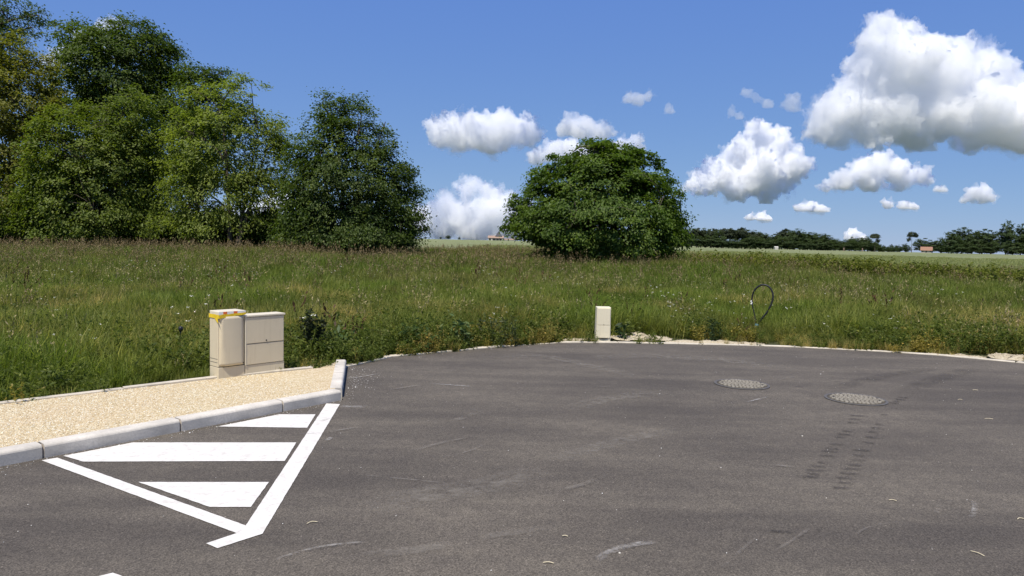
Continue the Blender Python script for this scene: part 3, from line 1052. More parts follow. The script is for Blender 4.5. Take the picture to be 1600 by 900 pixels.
def combine(name, chunks, mats):
    """chunks: (co, quads, lv per face, material index)"""
    V = []; Q = []; A = []; MI = []; o = 0
    for co, q, lv, mi in chunks:
        V.append(co); Q.append(q + o); A.append(lv); MI.append(np.full(len(q), mi)); o += len(co)
    me = np_mesh(name, np.concatenate(V), quads=np.concatenate(Q))
    at_ = me.attributes.new('lv', 'FLOAT', 'FACE')
    at_.data.foreach_set('value', np.clip(np.concatenate(A), 0, 1).astype(np.float32))
    for m in mats: me.materials.append(m)
    me.polygons.foreach_set('material_index', np.concatenate(MI).astype(np.int32))
    return me


def blade_chunk(rs, n, spread, h0, h1, w, lean, k=4, mi=0, curl=1.0):
    a = rs.uniform(0, 2 * math.pi, n); r = spread * np.sqrt(rs.uniform(0, 1, n))
    root = np.stack([r * np.cos(a), r * np.sin(a), np.full(n, -0.02)], 1)
    hd = rs.uniform(0, 2 * math.pi, n)
    D = np.stack([np.cos(hd), np.sin(hd), np.zeros(n)], 1)
    h = rs.uniform(h0, h1, n); le = h * np.abs(rs.normal(lean, lean * 0.6, n))
    t = np.linspace(0, 1, k)
    P = root[:, None, :] + D[:, None, :] * (le[:, None] * t[None] ** (1.6 + 0.6 * curl))[:, :, None]
    P[:, :, 2] += h[:, None] * (t[None] - 0.22 * curl * (le / h)[:, None] * t[None] ** 3)
    Wd = w * rs.uniform(0.6, 1.4, n)[:, None] * np.array([0.8, 1.0, 0.75, 0.10] if k == 4 else np.linspace(1, 0.2, k))[None]
    sd = np.stack([-np.sin(hd + rs.normal(0, 0.7, n)), np.cos(hd), np.zeros(n)], 1)
    sd /= np.linalg.norm(sd, axis=1)[:, None]
    co, q, lv = strips(P, Wd, sd, rs.normal(0.5, 0.2, n))
    return (co, q, lv, mi), P


def quads_at(rs, pos, size, mi, asp=0.6, up=0.3, lvm=0.5, dirs=None):
    n = len(pos)
    nr = rs.normal(0, 1, (n, 3)) + np.array([0, 0, up]); nr /= np.linalg.norm(nr, axis=1)[:, None]
    dv = rs.normal(0, 1, (n, 3)) if dirs is None else dirs + rs.normal(0, 0.25, (n, 3))
    dv -= nr * np.sum(dv * nr, 1)[:, None]; dv /= np.linalg.norm(dv, axis=1)[:, None] + 1e-9
    sd = np.cross(nr, dv)
    s = (size * rs.uniform(0.6, 1.35, n))[:, None]
    co = np.stack([pos - dv * s * 0.5, pos + sd * s * asp * 0.5, pos + dv * s * 0.5, pos - sd * s * asp * 0.5], 1).reshape(-1, 3)
    q = np.arange(n * 4).reshape(-1, 4)
    return co, q, rs.normal(lvm, 0.2, n), mi


def m_grass(seed, n, h0, h1, w, lean, spread=0.16):
    rs = np.random.RandomState(seed)
    c, _ = blade_chunk(rs, n, spread, h0, h1, w, lean)
    return combine('grass_tuft', [c], [M_BLADE])


def m_seeding(seed, n, h0, h1, w, matS, spread=0.2, head=0.16):
    rs = np.random.RandomState(seed)
    c, P = blade_chunk(rs, n, spread, h0, h1, w * 0.6, 0.22, mi=0)
    b, _ = blade_chunk(rs, n, spread, h0 * 0.3, h1 * 0.65, w, 0.4)
    tip = P[:, -1]; dirn = P[:, -1] - P[:, -2]; dirn /= np.linalg.norm(dirn, axis=1)[:, None]
    reps = 6
    tt = np.tile(np.linspace(-0.9, 0.15, reps), n)[:, None]
    pos = np.repeat(tip, reps, 0) + np.repeat(dirn, reps, 0) * tt * head + rs.normal(0, 0.010, (n * reps, 3))
    hd = quads_at(rs, pos, head * 0.36, 1, 0.34, 0.1, 0.5, np.repeat(dirn, reps, 0))
    return combine('seeding_grass', [c, b, hd], [M_BLADE, matS])


def m_weed(seed, stems, h0, h1, leaf, spread=0.15, nleaf=16, flower=None, dens=1.0, mats=None):
    rs = np.random.RandomState(seed)
    c, P = blade_chunk(rs, stems, spread, h0, h1, 0.008, 0.28)
    t = rs.uniform(0.08, 1, (stems, nleaf))
    k = P.shape[1] - 1
    i = np.minimum((t * k).astype(int), k - 1); f = (t * k - i)[..., None]
    ii = np.arange(stems)[:, None]
    pos = P[ii, i] * (1 - f) + P[ii, i + 1] * f
    out = rs.normal(0, 1, (stems, nleaf, 3)); out[..., 2] = np.abs(out[..., 2]) * 0.35
    out /= np.linalg.norm(out, axis=2)[..., None]
    pos = pos + out * leaf * 0.5
    lf = quads_at(rs, pos.reshape(-1, 3), leaf, 0, 0.42, 1.2, 0.5, out.reshape(-1, 3))
    ch = [c, lf]; ms = [M_BLADE]
    if flower:
        tip = P[:, -1]
        fp = np.repeat(tip, 7, 0) + rs.normal(0, 1, (stems * 7, 3)) * np.array([0.016, 0.016, 0.005])
        ch.append(quads_at(rs, fp, 0.020, 1, 0.8, 3.0, 0.5)); ms.append(flower)
    return combine('weed', ch, ms)


def lib(name, meshes):
    c = bpy.data.collections.new(name)
    for i, me in enumerate(meshes):
        o = bpy.data.objects.new('%s_%02d' % (name, i), me)
        c.objects.link(o)
    return c


def scatter(name, P, rot, scl, idx, colr, coll, label=None):
    """points carrying turn, size, variant and colour; a node group puts a plant on each"""
    me = bpy.data.meshes.new(name)
    n = len(P)
    me.vertices.add(n); me.vertices.foreach_set('co', np.asarray(P, np.float32).ravel())
    for nm, ty, key, arr in (('rot', 'FLOAT_VECTOR', 'vector', rot), ('scl', 'FLOAT_VECTOR', 'vector', scl), ('pick', 'INT', 'value', idx)):
        a = me.attributes.new(nm, ty, 'POINT')
        a.data.foreach_set(key, np.asarray(arr, np.int32 if ty == 'INT' else np.float32).ravel())
    if colr is not None:
        a = me.attributes.new('gcol', 'FLOAT_COLOR', 'POINT')
        a.data.foreach_set('color', np.concatenate([colr, np.ones((n, 1))], 1).astype(np.float32).ravel())
    o = bpy.data.objects.new(name, me); COL.objects.link(o)
    ng = bpy.data.node_groups.new(name, 'GeometryNodeTree')
    ng.interface.new_socket('Geometry', in_out='INPUT', socket_type='NodeSocketGeometry')
    ng.interface.new_socket('Geometry', in_out='OUTPUT', socket_type='NodeSocketGeometry')
    nn = ng.nodes; ll = ng.links
    gi = nn.new('NodeGroupInput'); go = nn.new('NodeGroupOutput')
    ip = nn.new('GeometryNodeInstanceOnPoints')
    ci = nn.new('GeometryNodeCollectionInfo'); ci.inputs[0].default_value = coll
    ci.inputs['Separate Children'].default_value = True; ci.inputs['Reset Children'].default_value = True
    def attr(nm, ty):
        a = nn.new('GeometryNodeInputNamedAttribute'); a.data_type = ty; a.inputs[0].default_value = nm
        return a.outputs[0]
    e2r = nn.new('FunctionNodeEulerToRotation')
    ll.new(attr('rot', 'FLOAT_VECTOR'), e2r.inputs[0])
    ll.new(gi.outputs[0], ip.inputs['Points']); ll.new(ci.outputs[0], ip.inputs['Instance'])
    ip.inputs['Pick Instance'].default_value = True
    ll.new(attr('pick', 'INT'), ip.inputs['Instance Index'])
    ll.new(e2r.outputs[0], ip.inputs['Rotation']); ll.new(attr('scl', 'FLOAT_VECTOR'), ip.inputs['Scale'])
    ll.new(ip.outputs[0], go.inputs[0])
    m = o.modifiers.new('scatter', 'NODES'); m.node_group = ng
    tag(o, label, None, None, 'stuff')
    return o


def vnoise(x, y, s, seed=0):
    rs = np.random.RandomState(seed)
    out = np.zeros(np.shape(x))
    for o in range(4):
        a = rs.uniform(0, 6.28, 5); ph = rs.uniform(0, 6.28, 5); k = s * (1.9 ** o)
        out += sum(np.sin((x * np.cos(q) + y * np.sin(q)) * k + p) for q, p in zip(a, ph)) / 5 * (0.75 ** o)
    return np.clip(0.5 + out * 0.36, 0, 1)


# bare sandy spots along the verge: (path in pixels, width, height)
SAND = [([(958, 529), (1000, 526.5), (1050, 530)], 0.95, 0.085), ([(1040, 533), (1100, 535), (1150, 536), (1195, 537.5)], 0.52, 0.06),
        ([(880, 531), (905, 530.5), (928, 530)], 0.34, 0.04), ([(1440, 552.5), (1490, 556), (1540, 558)], 0.30, 0.045),
        ([(1545, 557), (1585, 559), (1640, 568)], 0.75, 0.10), ([(455, 579), (500, 573), (560, 562)], 0.25, 0.03)]
RS = np.random.RandomState(2024)
CAB_C = gp(384, 585, PAVE_Z)


def field_points(n, r0, r1, half=42.0, power=1.0):
    """random ground points in a wide wedge ahead, off the paving"""
    th = R(half) * RS.uniform(-1, 1, n)
    r = (r0 ** (2 * power) + (r1 ** (2 * power) - r0 ** (2 * power)) * RS.uniform(0, 1, n)) ** (0.5 / power)
    x, y = r * np.sin(th), r * np.cos(th)
    ok = ~in_poly(x, y, ASPH) & ~in_poly(x, y, PAVE_OUT)
    ok &= np.hypot(x - 1.55, y - 11.95) > 0.22
    ok &= edge_dist(x, y, [KERB[3], KEND]) > 0.22
    for pth, wd, _h in SAND:
        ok &= (edge_dist(x, y, [gp(*p) for p in pth]) > wd * 0.5) | (RS.uniform(0, 1, n) < 0.03)
    return x[ok], y[ok]


def spin(n, tilt=0.12):
    return np.stack([RS.normal(0, tilt, n), RS.normal(0, tilt, n), RS.uniform(0, 6.28, n)], 1)


def mixc(a, b, f):
    return np.asarray(a)[None] * (1 - f[:, None]) + np.asarray(b)[None] * f[:, None]


LIB_NEAR = lib('grass_tuft', [m_grass(100 + i, 46, 0.16, 0.46, 0.0085, 0.42) for i in range(6)])
LIB_FAR = lib('grass_tuft_tall', [m_grass(120 + i, 40, 0.25, 0.62, 0.016, 0.34, 0.28) for i in range(5)])
LIB_SEED = lib('seeding_grass', [m_seeding(140 + i, 9, 0.5, 0.95, 0.007, M_SEED) for i in range(5)])
LIB_SEEDP = lib('pale_seeding_grass', [m_seeding(150 + i, 9, 0.45, 0.85, 0.007, M_STRAW) for i in range(4)])
LIB_WEED = lib('weed', [m_weed(160 + i, 9, 0.18, 0.42, 0.060) for i in range(4)] + [m_weed(170 + i, 7, 0.3, 0.6, 0.045, nleaf=22) for i in range(3)])
LIB_FLOW = lib('flower', [m_weed(180 + i, 4, 0.45, 0.75, 0.03, 0.12, 5, M_PETAL) for i in range(4)])
LIB_DOCK = lib('dock', [m_seeding(190 + i, 4, 0.5, 0.95, 0.012, M_DOCK, 0.12, 0.30) for i in range(3)])
LIB_BRAM = lib('bramble', [m_weed(200 + i, 14, 0.35, 0.8, 0.085, 0.4, 22) for i in range(4)])

GREEN = (0.135, 0.160, 0.036); LUSH = (0.115, 0.158, 0.028); OLIVE = (0.185, 0.178, 0.056); DRY = (0.36, 0.27, 0.11); DEEP = (0.062, 0.090, 0.018); BROWN = (0.165, 0.130, 0.062)


def grass_tint(x, y, dry=0.0):
    f1 = vnoise(x, y, 0.55, 1); f2 = vnoise(x, y, 1.6, 2); f3 = vnoise(x, y, 0.25, 3)
    c = mixc(LUSH, OLIVE, np.clip((f1 - 0.3) * 1.6, 0, 1))
    c = c * (1 - 0.30 * (f2 < 0.42))[:, None]
    g = np.clip((f3 - 0.55) * 2.2, 0, 0.8)
    c = c * (1 - g[:, None]) + np.asarray(GREEN)[None] * g[:, None]
    dr = np.clip(dry, 0, 1) if np.ndim(dry) else np.full(len(x), dry)
    c = c * (1 - dr[:, None]) + np.asarray(DRY)[None] * dr[:, None]
    return c * RS.uniform(0.95, 1.44, (len(x), 1))


def lay(name, x, y, sc, pick_n, colr, coll, tilt=0.12, zs=None):
    n = len(x)
    # trampled, lower growth around the cable loop and the sandy verge before it
    low = np.exp(-(((x - 4.6) / 0.75) ** 2 + ((y - 12.9) / 1.2) ** 2))
    sc = sc * (1 - 0.62 * low)
    z = hgt(x, y)
    z = z + np.where(in_poly(x, y, PAVE_OUT), PAVE_Z, 0.0) - 0.02
    P = np.stack([x, y, z], 1)
    s3 = np.stack([sc, sc, sc if zs is None else zs], 1)
    return scatter(name, P, spin(n, tilt), s3, RS.randint(0, pick_n, n), colr, coll)


# near turf, short by the edging and taller further in
x, y = field_points(30000, 5.5, 20, 46)
ed = edge_dist(x, y)
thin = RS.uniform(0, 1, len(x)) < (0.35 + 0.65 * sstep(0.05, 0.7, ed))
x, y, ed = x[thin], y[thin], ed[thin]
patchy = vnoise(x, y, 1.1, 9)
sc = (0.42 + 0.70 * sstep(0.05, 1.6, ed)) * (0.72 + 0.6 * patchy) * RS.uniform(0.75, 1.2, len(x))
dry = np.clip(0.75 - ed * 1.5, 0, 1) * (vnoise(x, y, 1.7, 5) > 0.47) + 0.75 * np.clip((vnoise(x, y, 1.5, 6) - 0.56) * 5, 0, 1)
for (qx, qy, rx, ry, am) in ((7.3, 11.7, 1.1, 0.8, 0.95), (0.75, 12.15, 0.5, 0.35, 0.9), (-4.3, 9.4, 0.8, 1.1, 0.55), (-2.6, 9.2, 0.7, 0.3, 0.7), (3.0, 12.0, 1.2, 0.25, 0.7)):
    spot = np.exp(-(((x - qx) / rx) ** 2 + ((y - qy) / ry) ** 2))       # parched spots
    dry = dry + am * spot; sc = sc * (1 - 0.5 * am * spot)
lay('meadow_grass', x, y, sc, 6, grass_tint(x, y, np.clip(dry, 0, 0.9) * RS.uniform(0.3, 1, len(x))), LIB_NEAR, 0.16)
# further grass, in coarser and taller tufts
x, y = field_points(33000, 18, 50, 42)
far = sstep(20, 40, y)
sc = (0.80 + 0.45 * far) * (0.75 + 0.5 * vnoise(x, y, 0.6, 10)) * RS.uniform(0.8, 1.2, len(x))
c = grass_tint(x, y) * 0.96
lay('meadow_grass', x, y, sc, 5, c, LIB_FAR, 0.10)
# seeding grasses: a reddish-brown haze towards the trees
x, y = field_points(21000, 14, 50, 42)
band = sstep(20, 36, y - 0.25 * x * (x < 0) - 0.15 * x * (x > 0)) * (0.50 - 0.22 * sstep(-2, 6, x)) + 0.03
keep = RS.uniform(0, 1, len(x)) < band * (0.25 + 0.9 * vnoise(x, y, 0.35, 12))
x, y = x[keep], y[keep]
lay('seeding_grass', x, y, RS.uniform(0.75, 1.12, len(x)) * (0.82 + 0.25 * sstep(18, 34, y)), 5, mixc(OLIVE, BROWN, RS.uniform(0, 0.8, len(x))), LIB_SEED, 0.08)
x, y = field_points(3600, 8, 40, 44)
ed = edge_dist(x, y)
keep = (RS.uniform(0, 1, len(x)) < 0.15 + 0.9 * (vnoise(x, y, 0.7, 13) - 0.3)) & (ed > 0.35)
x, y, ed = x[keep], y[keep], ed[keep]
lay('pale_seeding_grass', x, y, RS.uniform(0.55, 1.0, len(x)) * (0.6 + 0.4 * sstep(0.3, 2, ed)), 4, mixc(OLIVE, GREEN, RS.uniform(0, 1, len(x))), LIB_SEEDP, 0.1)
# broad-leaved weeds, thickest along the paving
x, y = field_points(17000, 5.5, 22, 46)
ed = edge_dist(x, y)
keep = RS.uniform(0, 1, len(x)) < np.clip(1.15 - ed * 0.16, 0.15, 1) * (vnoise(x, y, 1.3, 14) > 0.36)
x, y, ed = x[keep], y[keep], ed[keep]
yel = (vnoise(x, y, 1.9, 15) > 0.64) * np.clip(1.3 - ed * 0.8, 0.1, 1)
c = mixc(DEEP, GREEN, RS.uniform(0, 1, len(x))); c = c * (1 - yel[:, None]) + np.asarray((0.26, 0.21, 0.05))[None] * yel[:, None]
lay('meadow_weeds', x, y, RS.uniform(0.55, 1.15, len(x)) * (0.55 + 0.5 * sstep(0.05, 0.9, ed)), 7, c, LIB_WEED, 0.2)
# rank weeds leaning over the edging between the kerb end and the bend
ex = []; ey = []; eo = []
for a, b in zip(EDGE[:5], EDGE[1:5]):
    k_ = int((b - a).length * 240)
    tt = RS.uniform(0, 1, k_); nrm = Vector((-(b - a).y, (b - a).x, 0)).normalized()
    of = 0.02 + np.abs(RS.normal(0, 0.32, k_))
    ex.append(a.x + (b.x - a.x) * tt + nrm.x * of); ey.append(a.y + (b.y - a.y) * tt + nrm.y * of); eo.append(of)
ex, ey, eo = np.concatenate(ex), np.concatenate(ey), np.concatenate(eo)
keep = (edge_dist(ex, ey, [KERB[3], KEND]) > 0.2) & (vnoise(ex, ey, 2.2, 31) > 0.33)
ex, ey, eo = ex[keep], ey[keep], eo[keep]
yv = (vnoise(ex, ey, 2.6, 32) > 0.6) * RS.uniform(0.3, 1, len(ex))
c = mixc(DEEP, GREEN, RS.uniform(0, 1, len(ex))); c = c * (1 - yv[:, None]) + np.asarray((0.27, 0.21, 0.06))[None] * yv[:, None]
lay('verge_weeds', ex, ey, RS.uniform(0.45, 0.95, len(ex)) * (0.55 + 0.6 * sstep(0.0, 0.5, eo)), 7, c, LIB_WEED, 0.3)
# dock, flowers
x, y = field_points(300, 9, 34, 42)
keep = vnoise(x, y, 0.8, 16) > 0.58
x, y = x[keep], y[keep]
lay('dock_stalks', x, y, RS.uniform(0.6, 1.0, len(x)), 3, mixc(OLIVE, BROWN, RS.uniform(0.2, 1, len(x))), LIB_DOCK, 0.1)
x, y = field_points(80, 7.5, 26, 42)
fx, fy = field_points(90, 13, 17, 40)
m_ = (np.abs(fx - 4.2) < 1.6)
x, y = np.concatenate([x, fx[m_]]), np.concatenate([y, fy[m_]])
lay('meadow_flowers', x, y, RS.uniform(0.6, 1.05, len(x)), 4, mixc(GREEN, OLIVE, RS.uniform(0, 1, len(x))), LIB_FLOW, 0.1)
# bramble belt where the meadow meets the crop on the right
t_ = RS.uniform(0, 1, 1500)
bx = 9 + t_ * 24 + RS.normal(0, 0.5, 1500); by = 33.5 - t_ * 6.0 + RS.normal(0, 1.0, 1500)
keep = vnoise(bx, by, 0.5, 17) > 0.36
bx, by = bx[keep], by[keep]
c = mixc((0.085, 0.115, 0.022), (0.170, 0.180, 0.035), vnoise(bx, by, 0.9, 18))
lay('bramble_belt', bx, by, RS.uniform(0.9, 1.6, len(bx)) * (0.65 + 0.6 * vnoise(bx, by, 0.8, 19)), 4, c, LIB_BRAM, 0.2)
# standing crop beyond
x, y = field_points(16000, 46, 150, 40, 0.75)
keep = (x > -6)
x, y = x[keep], y[keep]
f = vnoise(x, y, 0.08, 20)
lay('standing_crop', x, y, RS.uniform(0.9, 1.3, len(x)) * (1 + 0.010 * y), 5, mixc((0.180, 0.210, 0.086), (0.232, 0.248, 0.125), f) * RS.uniform(0.85, 1.15, (len(x), 1)), LIB_FAR, 0.1, zs=RS.uniform(0.7, 0.95, len(x)))
# loose stones of the pavement
def pebble(seed):
    rs = np.random.RandomState(seed)
    co, f = ico(1)
    co = co * (1 + rs.uniform(-0.25, 0.25, (len(co), 1))) * np.array([1, 0.8, 0.55])
    me = np_mesh('pebble', co, tris=f)
    return me


def pebble_mat():
    N = Nodes('pebble_stone')
    g = N.n('Attribute', _attribute_name='gcol', _attribute_type='INSTANCER')
    return N.surf(principled(N, g.outputs['Color'], 0.75, 0.3))


M_PEB = pebble_mat()
_pm = [pebble(300 + i) for i in range(4)]
for m in _pm: m.materials.append(M_PEB)
LIB_PEB = lib('pebble', _pm)


def pebbles(name, x, y, z, size, pal):
    n = len(x)
    pal = np.asarray(pal)
    c = pal[RS.randint(0, len(pal), n)] * RS.uniform(0.8, 1.15, (n, 1))
    return scatter(name, np.stack([x, y, z], 1), RS.uniform(0, 6.28, (n, 3)) * np.array([0.06, 0.06, 1]), np.stack([size] * 3, 1), RS.randint(0, 4, n), np.clip(c, 0, 0.85), LIB_PEB)


u = RS.uniform(-3.6, 2.6, 36000); v = RS.uniform(0.12, 2.2, 36000)
x = KERB[0].x + kdir.x * u + kin.x * v; y = KERB[0].y + kdir.y * u + kin.y * v
ok = in_poly(x, y, PV)
x, y = x[ok], y[ok]
PAL = [(0.60, 0.50, 0.32), (0.53, 0.43, 0.25), (0.68, 0.62, 0.46), (0.46, 0.345, 0.19), (0.72, 0.69, 0.58), (0.58, 0.465, 0.30)]
pebbles('pavement_gravel', x, y, np.full(len(x), PAVE_Z - 0.005), RS.uniform(0.0035, 0.0075, len(x)), PAL)
# chippings scattered on the road, thickest beside the kerb end
x = RS.uniform(-3.4, 7, 420); y = RS.uniform(2.6, 11.4, 420)
a_ = RS.uniform(0, 1, 260) ** 0.7; q_ = np.abs(RS.normal(0, 0.16, 260))
x2 = KERB[3].x + sdir.x * Ls * a_ - sin_.x * (0.04 + q_); y2 = KERB[3].y + sdir.y * Ls * a_ - sin_.y * (0.04 + q_)
a_ = RS.uniform(0, 1, 260); q_ = np.abs(RS.normal(0, 0.08, 260))
x3 = KERB[0].x + kdir.x * (a_ * 3.4 - 0.8) - kin.x * (0.01 + q_); y3 = KERB[0].y + kdir.y * (a_ * 3.4 - 0.8) - kin.y * (0.01 + q_)
x, y = np.concatenate([x, x2, x3]), np.concatenate([y, y2, y3])
ok = in_poly(x, y, ASPH)
x, y = x[ok], y[ok]
pebbles('road_chippings', x, y, np.full(len(x), 0.002), RS.uniform(0.0018, 0.0048, len(x)) * (1 + (RS.uniform(0, 1, len(x)) > 0.94)), [(0.62, 0.58, 0.50), (0.45, 0.42, 0.38), (0.7, 0.68, 0.63), (0.30, 0.28, 0.26)])
# ------------------------------------------------------------------ street cabinets, marker post, covers
def plastic_mat(name, c, rough=0.55):
    N = Nodes(name)
    co = N.coords()
    a = N.noise(5, 5, 0.6, co); b = N.noise(45, 4, 0.7, co)
    mp = N.n('Mapping', Vector=co); mp.inputs['Scale'].default_value = (14, 14, 1.1)
    run = N.noise(2.0, 4, 0.65, mp.outputs[0])
    col = N.mix(N.ramp(a, [(0.3, 0.0), (0.75, 1.0)]), tuple(x * 0.93 for x in c), c)
    col = N.mix(N.ramp(run, [(0.52, 0.0), (0.74, 0.30)]), col, (c[0] * 0.72, c[1] * 0.68, c[2] * 0.60))
    col = N.mix(N.ramp(b, [(0.62, 0.0), (0.78, 0.45)]), col, (c[0] * 0.62, c[1] * 0.58, c[2] * 0.50))
    bp = N.n('Bump', Strength=0.12, Distance=0.002, Height=b)
    return N.surf(principled(N, col, rough, 0.35, bp.outputs[0]))


def flat_mat(name, c, rough=0.6, spec=0.3, metal=0.0):
    N = Nodes(name)
    co = N.coords()
    a = N.noise(22, 4, 0.65, co)
    col = N.mix(N.ramp(a, [(0.35, 0.0), (0.7, 1.0)]), tuple(x * 0.8 for x in c), tuple(min(0.9, x * 1.1) for x in c))
    p = principled(N, col, rough, spec)
    p.inputs['Metallic'].default_value = metal
    return N.surf(p)


M_CAB = plastic_mat('cabinet_polyester', (0.63, 0.545, 0.385))
M_CABL = plastic_mat('cabinet_lid', (0.64, 0.575, 0.44))
M_POST = plastic_mat('post_polyester', (0.72, 0.65, 0.48))
M_GAP = flat_mat('dark_gap', (0.045, 0.040, 0.034))
M_BLACK = flat_mat('black_plastic', (0.018, 0.018, 0.020), 0.45)
M_YTAPE = flat_mat('yellow_tape', (0.78, 0.55, 0.03), 0.4)
M_WTAPE = flat_mat('white_tape', (0.78, 0.76, 0.70), 0.4)
M_OTAPE = flat_mat('orange_tape', (0.78, 0.17, 0.04), 0.4)
M_BLUE = flat_mat('blue_fitting', (0.16, 0.36, 0.48), 0.45)
M_IRON = flat_mat('cast_iron', (0.10, 0.093, 0.085), 0.7)


def box(name, x0, x1, y0, y1, z0, z1, mat, parent, bev=0.006, seg=2, taper=0.0):
    bm = bmesh.new()
    vs = []
    for z, k in ((z0, 0.0), (z1, taper)):
        vs.append([bm.verts.new((x, y, z)) for x, y in ((x0 + k, y0 + k), (x1 - k, y0 + k), (x1 - k, y1 - k), (x0 + k, y1 - k))])
    lo, hi = vs
    bm.faces.new(lo[::-1]); bm.faces.new(hi)
    for i in range(4):
        bm.faces.new((lo[i], lo[(i + 1) % 4], hi[(i + 1) % 4], hi[i]))
    if bev:
        bmesh.ops.bevel(bm, geom=bm.edges[:], offset=bev, segments=seg, affect='EDGES', profile=0.6)
    return bm_obj(name, bm, mat, parent)


def disc(name, c, r, axis, depth, mat, parent, n=14):
    bm = bmesh.new()
    bmesh.ops.create_cone(bm, cap_ends=True, segments=n, radius1=r, radius2=r * 0.9, depth=depth)
    q = Vector((0, 0, 1)).rotation_difference(Vector(axis))
    bmesh.ops.transform(bm, matrix=Matrix.Translation(c) @ q.to_matrix().to_4x4(), verts=bm.verts)
    return bm_obj(name, bm, mat, parent)


# --- left cabinet: tall, with a bowed front door.  local frame: x along the front, y into the depth
A = gp(341.5, 591.4, PAVE_Z); B = gp(382.5, 586, PAVE_Z); Cc = gp(444, 577.7, PAVE_Z)
cang = math.atan2((Cc - A).y, (Cc - A).x)
w1 = (B - A).length; w2 = (Cc - B).length - 0.006
h1 = at(344, 486, A.y).z - PAVE_Z
h2 = (at(386, 491, B.y).z + at(447, 489, Cc.y).z) / 2 - PAVE_Z
print('CAB', w1, w2, h1, h2)
c1 = empty('utility_cabinet', (A.x, A.y, PAVE_Z - 0.006), cang)
D1 = 0.19
box('plinth', 0.0, w1, 0.0, D1, -0.02, 0.118, M_CAB, c1, 0.004)
box('joint_shadow', 0.006, w1 - 0.006, 0.006, D1 - 0.006, 0.114, 0.126, M_GAP, c1, 0)
box('body', 0.0, w1, 0.010, D1, 0.123, h1 - 0.052, M_CAB, c1, 0.005)
# bowed door: edges flush with the body, centre proud, wider towards the top
bm = bmesh.new()
nx, nz = 14, 18
z0, z1 = 0.130, h1 - 0.058
grid = []
for j in range(nz + 1):
    tz = j / nz
    row = []
    for i in range(nx + 1):
        tx = i / nx
        edge = 0.03 + 0.20 * max(0.0, 1 - (tz * 1.15)) ** 2
        u = min(1.0, min(tx / edge, (1 - tx) / 0.035))
        u = u * u * (3 - 2 * u)
        bow = 0.004 + 0.017 * u + 0.010 * math.sin(math.pi * min(1, tx * 0.9 + 0.1)) * u
        row.append(bm.verts.new((0.012 + (w1 - 0.024) * tx, 0.010 - bow, z0 + (z1 - z0) * tz)))
    grid.append(row)
for j in range(nz):
    for i in range(nx):
        bm.faces.new((grid[j][i], grid[j][i + 1], grid[j + 1][i + 1], grid[j + 1][i]))
rim = [e for e in bm.edges if e.is_boundary]
ex = bmesh.ops.extrude_edge_only(bm, edges=rim)
for v in [g for g in ex['geom'] if isinstance(g, bmesh.types.BMVert)]:
    v.co.y = 0.013
bmesh.ops.recalc_face_normals(bm, faces=bm.faces)
door = bm_obj('door', bm, M_CAB, c1, True)
disc('lock', (w1 - 0.020, -0.004, 0.145), 0.007, (0, 1, 0), 0.012, M_GAP, door)
box('lid', -0.001, w1 + 0.001, -0.014, D1 + 0.001, h1 - 0.052, h1, M_CABL, c1, 0.010, 3)
for z in (0.205, 0.168):
    box('side_groove', -0.0012, 0.004, 0.02, D1 - 0.012, z, z + 0.004, M_GAP, c1, 0)
tag(c1, 'tall narrow beige utility cabinet with bowed door, warning tape round its top', 'utility cabinet', None)
# tape wrapped around the lid
tp = empty('warning_tape', (A.x, A.y, PAVE_Z - 0.006), cang)
e = 0.0045


def ribbon(name, path, zlo, zhi, mat, wob=0.0, seed=0):
    """band following a plan path; zlo/zhi may be lists"""
    rs = random.Random(seed)
    n = len(path)
    vs = []; fs = []
    for i, (x, y) in enumerate(path):
        a = zlo[i] if isinstance(zlo, (list, tuple)) else zlo
        b = zhi[i] if isinstance(zhi, (list, tuple)) else zhi
        vs += [(x, y, a + rs.uniform(-wob, wob)), (x, y, b + rs.uniform(-wob, wob))]
    for i in range(n - 1):
        fs.append((2 * i, 2 * i + 2, 2 * i + 3, 2 * i + 1))
    o = mesh_obj(name, vs, fs, mat, tp)
    s = o.modifiers.new('t', 'SOLIDIFY'); s.thickness = 0.0012; s.offset = 0
    return o


xr = w1 + 0.001 + e; yf = -0.014 - e; xl = -0.001 - e; yb = D1 + 0.001 + e
front = [(xl + (xr - xl) * t, yf) for t in np.linspace(0, 1, 9)]
left = [(xl, yb + (yf - yb) * t) for t in np.linspace(0, 1, 6)]
ribbon('yellow_band', left + front, [h1 - 0.075] * 6 + [h1 - 0.078 + 0.034 * t ** 0.8 for t in np.linspace(0, 1, 9)], [h1 - 0.034] * 6 + [h1 - 0.036 + 0.014 * t for t in np.linspace(0, 1, 9)], M_YTAPE, 0.003, 1)
e2 = 0.0035
ff = lambda a, b: [(xl + e - e2 + (xr - xl) * t, yf + e - e2) for t in np.linspace(a, b, 4)]
for a, b, m, nm in ((0.0, 0.16, M_WTAPE, 'white_stripe'), (0.16, 0.30, M_OTAPE, 'orange_stripe'), (0.30, 0.54, M_WTAPE, 'white_stripe'), (0.54, 0.68, M_OTAPE, 'orange_stripe'), (0.68, 1.0, M_WTAPE, 'white_stripe')):
    k = [h1 - 0.040 + 0.016 * t for t in np.linspace(a, b, 4)]
    ribbon(nm, ff(a, b), k, [h1 - 0.004] * 4, m, 0.0015, 3)
vs = [(xl - 0.002, 0.075, h1 - 0.070), (xl - 0.002, 0.005, h1 - 0.070), (xl - 0.004, -0.018, h1 - 0.125), (xl - 0.003, 0.025, h1 - 0.105)]
o = mesh_obj('loose_end', vs, [(0, 1, 2, 3)], M_YTAPE, tp)
s = o.modifiers.new('t', 'SOLIDIFY'); s.thickness = 0.0012
tag(tp, 'yellow and orange striped warning tape wrapped around the cabinet top', 'tape')

